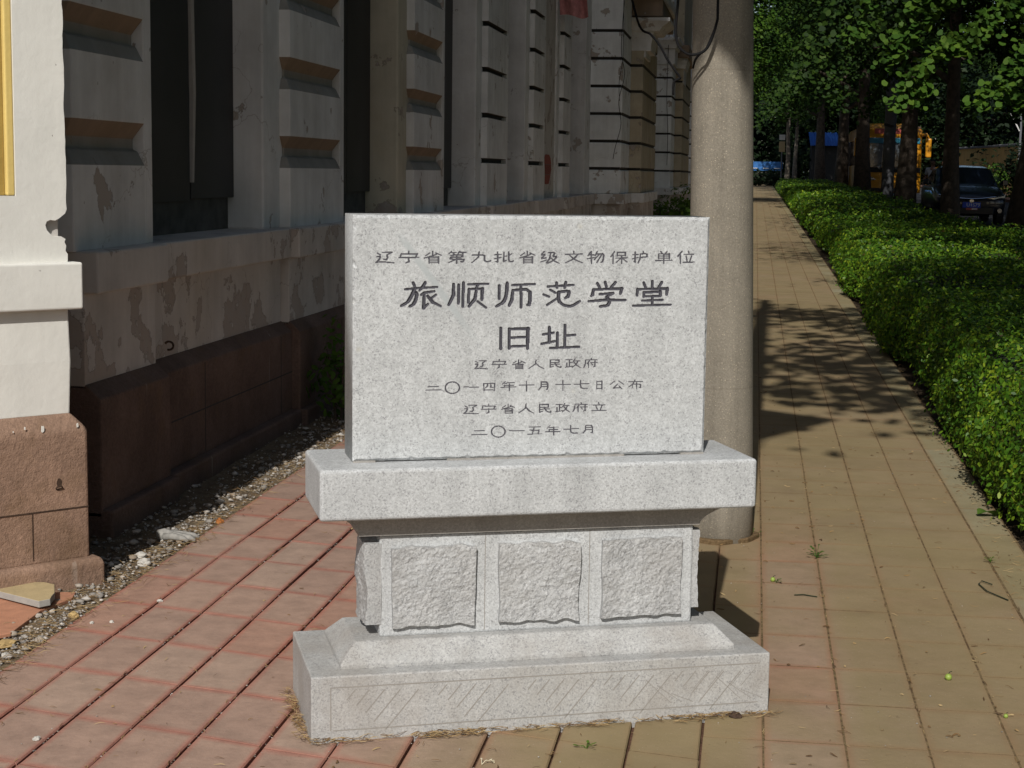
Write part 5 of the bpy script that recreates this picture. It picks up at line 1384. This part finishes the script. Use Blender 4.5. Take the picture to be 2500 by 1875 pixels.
def wheel(parent, x, y, r, w, name='wheel'):
    mb = MB(); n = 24
    prof = [(0.55, -w/2), (0.93, -w/2), (1.0, -w/2+0.03), (1.0, w/2-0.03), (0.93, w/2), (0.55, w/2)]
    rings = [[(x+o, y+r*q*math.cos(2*math.pi*k/n), r+r*q*math.sin(2*math.pi*k/n)) for k in range(n)] for q, o in prof]
    mb.loft(rings, cap=False); W_ = mb.build(name, M['rubber'], parent, smooth=False)
    mb = MB()
    for s in (-1, 1):
        mb.loft([[(x+s*(w/2-0.03), y+r*0.58*math.cos(2*math.pi*k/n), r+r*0.58*math.sin(2*math.pi*k/n)) for k in range(n)], [(x+s*(w/2-0.015), y+r*0.2*math.cos(2*math.pi*k/n), r+r*0.2*math.sin(2*math.pi*k/n)) for k in range(n)]])
    mb.build('rim', M['chrome'], W_)
    return W_
def text_mesh(name, s, size, mat, parent, loc, rot):
    cu = bpy.data.curves.new(name, 'FONT'); cu.body = s; cu.size = size; cu.align_x = 'CENTER'; cu.align_y = 'CENTER'; cu.extrude = size*0.02
    tmp = bpy.data.objects.new(name+'_tmp', cu); COL.objects.link(tmp)
    dg = bpy.context.evaluated_depsgraph_get(); me = bpy.data.meshes.new_from_object(tmp.evaluated_get(dg))
    bpy.data.objects.remove(tmp)
    return link(name, me, mat, parent, loc, rot)
# --- dark blue car, front towards the camera (-y)
CAR = thing('parked_car', 'dark navy saloon car parked facing the camera beyond the hedge', 'car', (5.38, 44.0, gz(44)+RZ+0.07), 0.0)
mb = MB()
# cross-sections: y, half width bottom, half width belt, z bottom, z belt, crown height
secs = [(0.00, 0.62, 0.66, 0.34, 0.62, 0.03), (0.06, 0.78, 0.82, 0.24, 0.68, 0.05), (0.20, 0.85, 0.875, 0.20, 0.76, 0.07), (0.6, 0.87, 0.89, 0.19, 0.88, 0.08), (1.15, 0.875, 0.89, 0.19, 0.97, 0.075), (1.5, 0.88, 0.89, 0.19, 1.00, 0.02),
        (2.6, 0.88, 0.885, 0.19, 0.98, 0.02), (3.7, 0.87, 0.88, 0.20, 1.0, 0.02), (4.2, 0.84, 0.86, 0.25, 1.0, 0.05), (4.6, 0.76, 0.80, 0.34, 0.94, 0.05)]
rings = []
for (y, wb, wt, zb, zt, cr) in secs:
    rings.append([(-wb, y, zb), (-wb-0.01, y, (zb+zt)/2), (-wt, y, zt-0.10), (-wt+0.07, y, zt), (-wt*0.5, y, zt+cr*0.8), (0, y, zt+cr), (wt*0.5, y, zt+cr*0.8), (wt-0.07, y, zt), (wt, y, zt-0.10), (wb+0.01, y, (zb+zt)/2), (wb, y, zb)])
mb.loft(rings)
body = mb.build('body', M['car_paint'], CAR, smooth=True)
sm = body.modifiers.new('sub', 'SUBSURF'); sm.levels = sm.render_levels = 2
mb = MB(); cab = []
for (y, w, zb, zt) in [(1.12, 0.74, 0.98, 1.0), (1.95, 0.64, 1.0, 1.43), (2.4, 0.60, 1.0, 1.475), (3.2, 0.60, 1.0, 1.45), (4.15, 0.66, 1.0, 1.04)]:
    wb = 0.80 if y > 1.2 else 0.76
    cab.append([(-wb, y, zb-0.05), (-w-0.05, y, zt-0.05), (-w+0.05, y, zt), (0, y, zt+0.02), (w-0.05, y, zt), (w+0.05, y, zt-0.05), (wb, y, zb-0.05)])
mb.loft(cab); roofp = mb.build('cabin', M['car_paint'], CAR, smooth=False, bevel=0.02)
mb = MB(); mb.add([(-0.69, 1.165, 1.015), (0.69, 1.165, 1.015), (0.61, 1.885, 1.385), (0.0, 1.895, 1.40), (-0.61, 1.885, 1.385)], [(0, 1, 2, 3, 4)])
o = mb.build('windscreen', M['glass'], CAR); s_ = o.modifiers.new('s', 'SOLIDIFY'); s_.thickness = 0.012; s_.offset = 1
for s in (-1, 1):
    mb = MB(); mb.add([(s*0.797, 1.5, 1.02), (s*0.797, 3.6, 1.02), (s*0.665, 3.15, 1.36), (s*0.68, 2.0, 1.36)], [(0, 1, 2, 3)])
    o = mb.build('side_window', M['glass'], CAR); s_ = o.modifiers.new('s', 'SOLIDIFY'); s_.thickness = 0.02; s_.offset = 0
    mb = MB(); mb.loft([[(s*0.86, 1.42, 1.00), (s*0.86, 1.48, 1.00), (s*0.86, 1.48, 1.05), (s*0.86, 1.42, 1.05)], [(s*0.94, 1.36, 0.98), (s*0.94, 1.50, 0.98), (s*0.94, 1.50, 1.13), (s*0.94, 1.36, 1.13)], [(s*1.07, 1.40, 1.00), (s*1.07, 1.50, 1.00), (s*1.07, 1.50, 1.12), (s*1.07, 1.40, 1.12)]])
    mb.build('wing_mirror', M['car_paint'], CAR, bevel=0.015)
    mb = MB()
    mb.loft([[(s*0.36, -0.012, 0.655), (s*0.36, 0.03, 0.655), (s*0.36, 0.03, 0.685), (s*0.36, -0.012, 0.685)], [(s*0.56, 0.01, 0.64), (s*0.56, 0.10, 0.64), (s*0.56, 0.10, 0.715), (s*0.56, 0.01, 0.715)], [(s*0.84, 0.16, 0.68), (s*0.84, 0.30, 0.68), (s*0.84, 0.30, 0.77), (s*0.84, 0.16, 0.77)]])
    mb.build('headlight', M['lamp_glass'], CAR, bevel=0.008)
    mb = MB(); mb.tube([(s*0.70, 0.02, 0.36), (s*0.70, 0.09, 0.36)], [0.055, 0.06], 14); mb.build('fog_lamp', M['lamp_glass'], CAR)
mb = MB(); mb.tube([(-0.80, 0.10, 0.745), (-0.58, -0.01, 0.705), (-0.25, -0.045, 0.66), (0, -0.052, 0.648), (0.25, -0.045, 0.66), (0.58, -0.01, 0.705), (0.80, 0.10, 0.745)], 0.017, 6); mb.build('chrome_strip', M['chrome'], CAR)
mb = MB(); mb.box(-0.55, 0.55, -0.012, 0.04, 0.26, 0.44); grille = mb.build('grille', M['black'], CAR, bevel=0.02)
mb = MB()
for z in (0.29, 0.33, 0.37, 0.41): mb.box(-0.52, 0.52, -0.020, -0.010, z, z+0.010)
mb.build('grille_bar', M['car_paint'], grille)
mb = MB(); mb.tube([(0, -0.045, 0.60), (0, -0.02, 0.60)], [0.05, 0.055], 18); mb.build('badge', M['chrome'], CAR)
mb = MB(); mb.box(-0.22, 0.22, -0.045, -0.03, 0.43, 0.57); plate = mb.build('number_plate', M['plate_blue'], CAR, bevel=0.005)
text_mesh('plate_text', 'U1S79', 0.125, M['white'], plate, (0.04, -0.047, 0.497), (rad(90), 0, 0))
mb = MB(); mb.box(-0.13, 0.15, -0.043, -0.032, 0.375, 0.425); st = mb.build('sticker', M['red_white'], CAR)
mb = MB(); mb.box(0.01, 0.14, -0.046, -0.042, 0.383, 0.417); mb.build('sticker_panel', M['white'], st)
for s in (-1, 1):
    for y in (0.82, 3.55): wheel(CAR, s*0.78, y, 0.315, 0.20)

# --- yellow coach
BUS = thing('yellow_bus', 'yellow coach parked on the street behind the tree trunks', 'bus', (5.6, 73.0, gz(73)+RZ), 0.0)
mb = MB(); rings = []
for (y, w, zb, zt) in [(0.0, 1.12, 0.42, 3.0), (0.06, 1.20, 0.36, 3.12), (0.3, 1.25, 0.34, 3.22), (10.8, 1.25, 0.34, 3.22), (11.0, 1.2, 0.4, 3.1)]:
    rings.append([(-w, y, zb), (-w, y, zt-0.25), (-w+0.10, y, zt-0.07), (-w+0.3, y, zt), (w-0.3, y, zt), (w-0.10, y, zt-0.07), (w, y, zt-0.25), (w, y, zb)])
mb.loft(rings); mb.build('body', M['bus_yellow'], BUS, bevel=0.05, seg=3)
mb = MB(); vs = []
for j, z in enumerate((1.42, 2.1, 2.62)):
    for x in (-1.16, -0.9, -0.4, 0.4, 0.9, 1.16): vs.append((x, -0.035+0.07*(abs(x)/1.16)**3, z))
mb.add(vs, [(j*6+i, j*6+i+1, (j+1)*6+i+1, (j+1)*6+i) for j in range(2) for i in range(5)])
o = mb.build('windscreen', M['bus_glass'], BUS); s_ = o.modifiers.new('s', 'SOLIDIFY'); s_.thickness = 0.03
ws = o
mb = MB(); mb.box(-1.14, 1.14, -0.052, -0.03, 2.40, 2.63); mb.build('sun_strip', M['sun_strip'], ws, bevel=0.01)
mb = MB(); mb.box(-1.2, 1.2, -0.03, 0.06, 1.20, 1.41); mb.build('black_band', M['black'], BUS, bevel=0.02)
for s in (-1, 1):
    mb = MB(); mb.tube([(s*0.4, -0.05, 1.28), (s*0.75, -0.055, 1.42), (s*0.1, -0.06, 1.75)], 0.012, 5); mb.build('wiper', M['black'], BUS)
    mb = MB(); mb.loft([[(s*0.62, -0.03, 0.88), (s*0.62, 0.04, 0.88), (s*0.62, 0.04, 0.92), (s*0.62, -0.03, 0.92)], [(s*0.85, -0.02, 0.86), (s*0.85, 0.06, 0.86), (s*0.85, 0.06, 1.02), (s*0.85, -0.02, 1.02)], [(s*1.16, 0.05, 0.98), (s*1.16, 0.14, 0.98), (s*1.16, 0.14, 1.14), (s*1.16, 0.05, 1.14)]])
    mb.build('headlight', M['lamp_glass'], BUS, bevel=0.01)
    mb = MB(); mb.tube([(s*1.18, 0.02, 2.75), (s*1.36, -0.16, 2.78), (s*1.45, -0.2, 2.6)], 0.07, 8); arm = mb.build('mirror', M['bus_yellow'], BUS, smooth=True)
    mb = MB(); mb.box(s*1.34, s*1.58, -0.32, -0.12, 1.82, 2.62); mb.build('mirror_housing', M['bus_yellow'], arm, bevel=0.06, seg=3)
    mb = MB(); mb.box(s*1.245, s*1.256, 1.0, 10.5, 1.5, 2.6); mb.build('side_window', M['glass'], BUS)
    for y in (2.4, 8.2): wheel(BUS, s*1.10, y, 0.50, 0.28)
mb = MB(); mb.box(-0.75, 0.75, -0.01, 0.1, 2.78, 3.02); mb.build('destination_board', M['red_white'], BUS, bevel=0.03)
mb = MB(); mb.box(-1.1, 1.1, -0.02, 0.05, 0.40, 0.55); mb.build('bumper_grille', M['black'], BUS, bevel=0.02)
# --- blue truck seen from behind at the far end
TR = thing('blue_truck', 'small blue flatbed truck at the far end of the walkway', 'truck', (1.6, 110.0, gz(110)), rad(90))
TR.rotation_euler = (0, 0, rad(90))
mb = MB(); mb.box(-1.05, 1.05, 0, 4.0, 0.86, 0.96); mb.build('load_floor', M['truck_blue'], TR)
def side(name, x0, x1, y0, y1):
    mb = MB(); mb.box(x0, x1, y0, y1, 0.97, 1.42); o = mb.build(name, M['truck_blue'], TR)
    mb = MB()
    if x1-x0 > 0.5:
        for k in range(9): mb.box(x0+0.04+k*(x1-x0-0.12)/8, x0+0.08+k*(x1-x0-0.12)/8, y0-0.03, y0, 0.98, 1.41)
        for z in (0.98, 1.18, 1.38): mb.box(x0, x1, y0-0.022, y0-0.001, z, z+0.04)
    else:
        for k in range(12): mb.box(x0-0.03, x1+0.03, y0+0.05+k*(y1-y0-0.15)/11, y0+0.09+k*(y1-y0-0.15)/11, 0.98, 1.41)
    mb.build('rib', M['white'] if False else M['truck_blue'], o)
side('tailgate', -1.05, 1.05, -0.04, 0.0); side('side_board', -1.09, -1.05, 0, 4.0); side('side_board', 1.05, 1.09, 0, 4.0)
mb = MB()
for y in (0.1, 0.8, 1.5, 2.2, 2.9): mb.box(-1.135, -1.13, y, y+0.35, 0.99, 1.03)
mb.build('reflector_tape', M['white'], TR)
mb = MB(); mb.loft([[(-0.95, 4.15, 0.5), (0.95, 4.15, 0.5), (0.95, 4.15, 1.6), (0.85, 4.15, 2.1), (-0.85, 4.15, 2.1), (-0.95, 4.15, 1.6)], [(-0.95, 5.6, 0.5), (0.95, 5.6, 0.5), (0.95, 5.6, 1.3), (0.85, 5.3, 2.0), (-0.85, 5.3, 2.0), (-0.95, 5.6, 1.3)]])
mb.build('cab', M['truck_blue'], TR, bevel=0.05)
mb = MB(); mb.box(-0.9, 0.9, 0.0, 0.05, 0.62, 0.80); mb.build('rear_bumper', M['black'], TR)
mb = MB(); mb.box(-0.25, 0.25, -0.03, 0.0, 0.66, 0.78); mb.build('number_plate', M['white'], TR)
for s in (-1, 1):
    for y in (0.9, 4.6): wheel(TR, s*0.8, y, 0.38, 0.25)

# --- two people standing by the bus
def person(loc, rz, label, shirt, pose):
    P_ = thing('person', label, 'person', (loc[0], loc[1], gz(loc[1])+RZ), rz)
    def skin_obj(name, joints, edges, root, mat, sub=2):
        me = bpy.data.meshes.new(name); me.from_pydata([j[0] for j in joints], edges, []); me.update()
        o = link(name, me, mat, P_)
        m = o.modifiers.new('skin', 'SKIN'); m.use_smooth_shade = True
        for i, j in enumerate(joints):
            o.data.skin_vertices[0].data[i].radius = (j[1], j[2] if len(j) > 2 else j[1])
            o.data.skin_vertices[0].data[i].use_root = (i == root)
        s = o.modifiers.new('sub', 'SUBSURF'); s.levels = s.render_levels = sub
        return o
    a = pose
    J = [((0, 0, 0.93), .13, .10), ((0, 0, 1.15), .13, .09), ((0, 0, 1.36), .15, .10), ((0, 0, 1.47), .055), ((0, -0.01, 1.55), .062), ((0, -0.015, 1.63), .078, .095), ((0, -0.005, 1.70), .062, .075),
         ((-.19, 0, 1.39), .055), ((-.25, 0.02, 1.13), .042), ((-.25+a, -.08, 0.90), .034), ((-.25+a, -.12, 0.82), .03, .018),
         ((.19, 0, 1.39), .055), ((.25, 0.02, 1.13), .042), ((.26, -.08, 0.90), .034), ((.26, -.12, 0.82), .03, .018),
         ((-.10, 0, 0.86), .085), ((-.11, -.02, 0.48), .06), ((-.11, .01, 0.09), .042), ((-.11, -.13, 0.04), .04, .03),
         ((.10, 0, 0.86), .085), ((.11, -.02, 0.48), .06), ((.11, .01, 0.09), .042), ((.11, -.13, 0.04), .04, .03)]
    E_ = [(0, 1), (1, 2), (2, 3), (3, 4), (4, 5), (5, 6), (2, 7), (7, 8), (8, 9), (9, 10), (2, 11), (11, 12), (12, 13), (13, 14), (0, 15), (15, 16), (16, 17), (17, 18), (0, 19), (19, 20), (20, 21), (21, 22)]
    # five fingers on each hand, a nose and ears on the head
    for hi, sx in ((10, -1), (14, 1)):
        c = Vector(J[hi][0])
        for k, (dy, ln) in enumerate([(-0.025, 0.07), (-0.008, 0.08), (0.010, 0.075), (0.026, 0.06)]):
            J.append(((c.x, c.y+dy, c.z-0.03), .009)); J.append(((c.x-sx*0.015, c.y+dy-0.012, c.z-0.03-ln), .008)); E_ += [(hi, len(J)-2), (len(J)-2, len(J)-1)]
        J.append(((c.x-sx*0.02, c.y-0.045, c.z-0.03), .010)); E_.append((hi, len(J)-1))
    J.append(((0, -0.115, 1.625), .012)); E_.append((5, len(J)-1))
    for sx in (-1, 1): J.append(((sx*0.088, 0.0, 1.63), .016)); E_.append((5, len(J)-1))
    skin_obj('body', J, E_, 0, M['skin'])
    T_ = [((0, 0, 0.90), .165, .125), ((0, 0, 1.15), .16, .115), ((0, 0, 1.36), .175, .12), ((0, 0, 1.445), .075), ((-.20, 0, 1.39), .075), ((-.245, 0.02, 1.17), .065), ((.20, 0, 1.39), .075), ((.245, 0.02, 1.17), .065)]
    skin_obj('shirt', T_, [(0, 1), (1, 2), (2, 3), (2, 4), (4, 5), (2, 6), (6, 7)], 0, M[shirt])
    L_ = [((0, 0, 0.93), .155, .125), ((-.10, 0, 0.84), .105), ((-.11, -.02, 0.48), .08), ((-.11, .01, 0.10), .065), ((.10, 0, 0.84), .105), ((.11, -.02, 0.48), .08), ((.11, .01, 0.10), .065)]
    skin_obj('trousers', L_, [(0, 1), (1, 2), (2, 3), (0, 4), (4, 5), (5, 6)], 0, M['trousers'])
    mb = MB(); n = 12; rings = []
    for k in range(6):
        t = k/5*math.pi/2
        rings.append([(0.090*math.cos(t)*math.cos(2*math.pi*i/n), 0.014+0.104*math.cos(t)*math.sin(2*math.pi*i/n)-(0.004), 1.675+0.085*math.sin(t)-(0.0 if math.sin(2*math.pi*i/n) < -0.2 else 0.05*(1-math.sin(t)))) for i in range(n)])
    mb.loft(rings); mb.build('hair', M['hair'], P_, smooth=True)
    mb = MB()
    for sx in (-1, 1): mb.box(sx*0.032-0.012, sx*0.032+0.012, -0.115, -0.10, 1.645, 1.655)
    mb.box(-0.022, 0.022, -0.112, -0.098, 1.575, 1.582)
    mb.build('eyes_and_mouth', M['hair'], P_)
    for sx in (-1, 1):
        mb = MB(); mb.box(sx*0.11-0.05, sx*0.11+0.05, -0.19, 0.07, -0.002, 0.075); mb.build('shoe', M['black'], P_, bevel=0.02)
person((6.2, 62.0), rad(-25), 'person in a white short sleeved shirt standing beside the yellow bus', 'shirt_white', -0.05)
person((7.0, 66.0), rad(-10), 'person in a pale olive shirt standing behind the dark car', 'shirt_olive', 0.0)
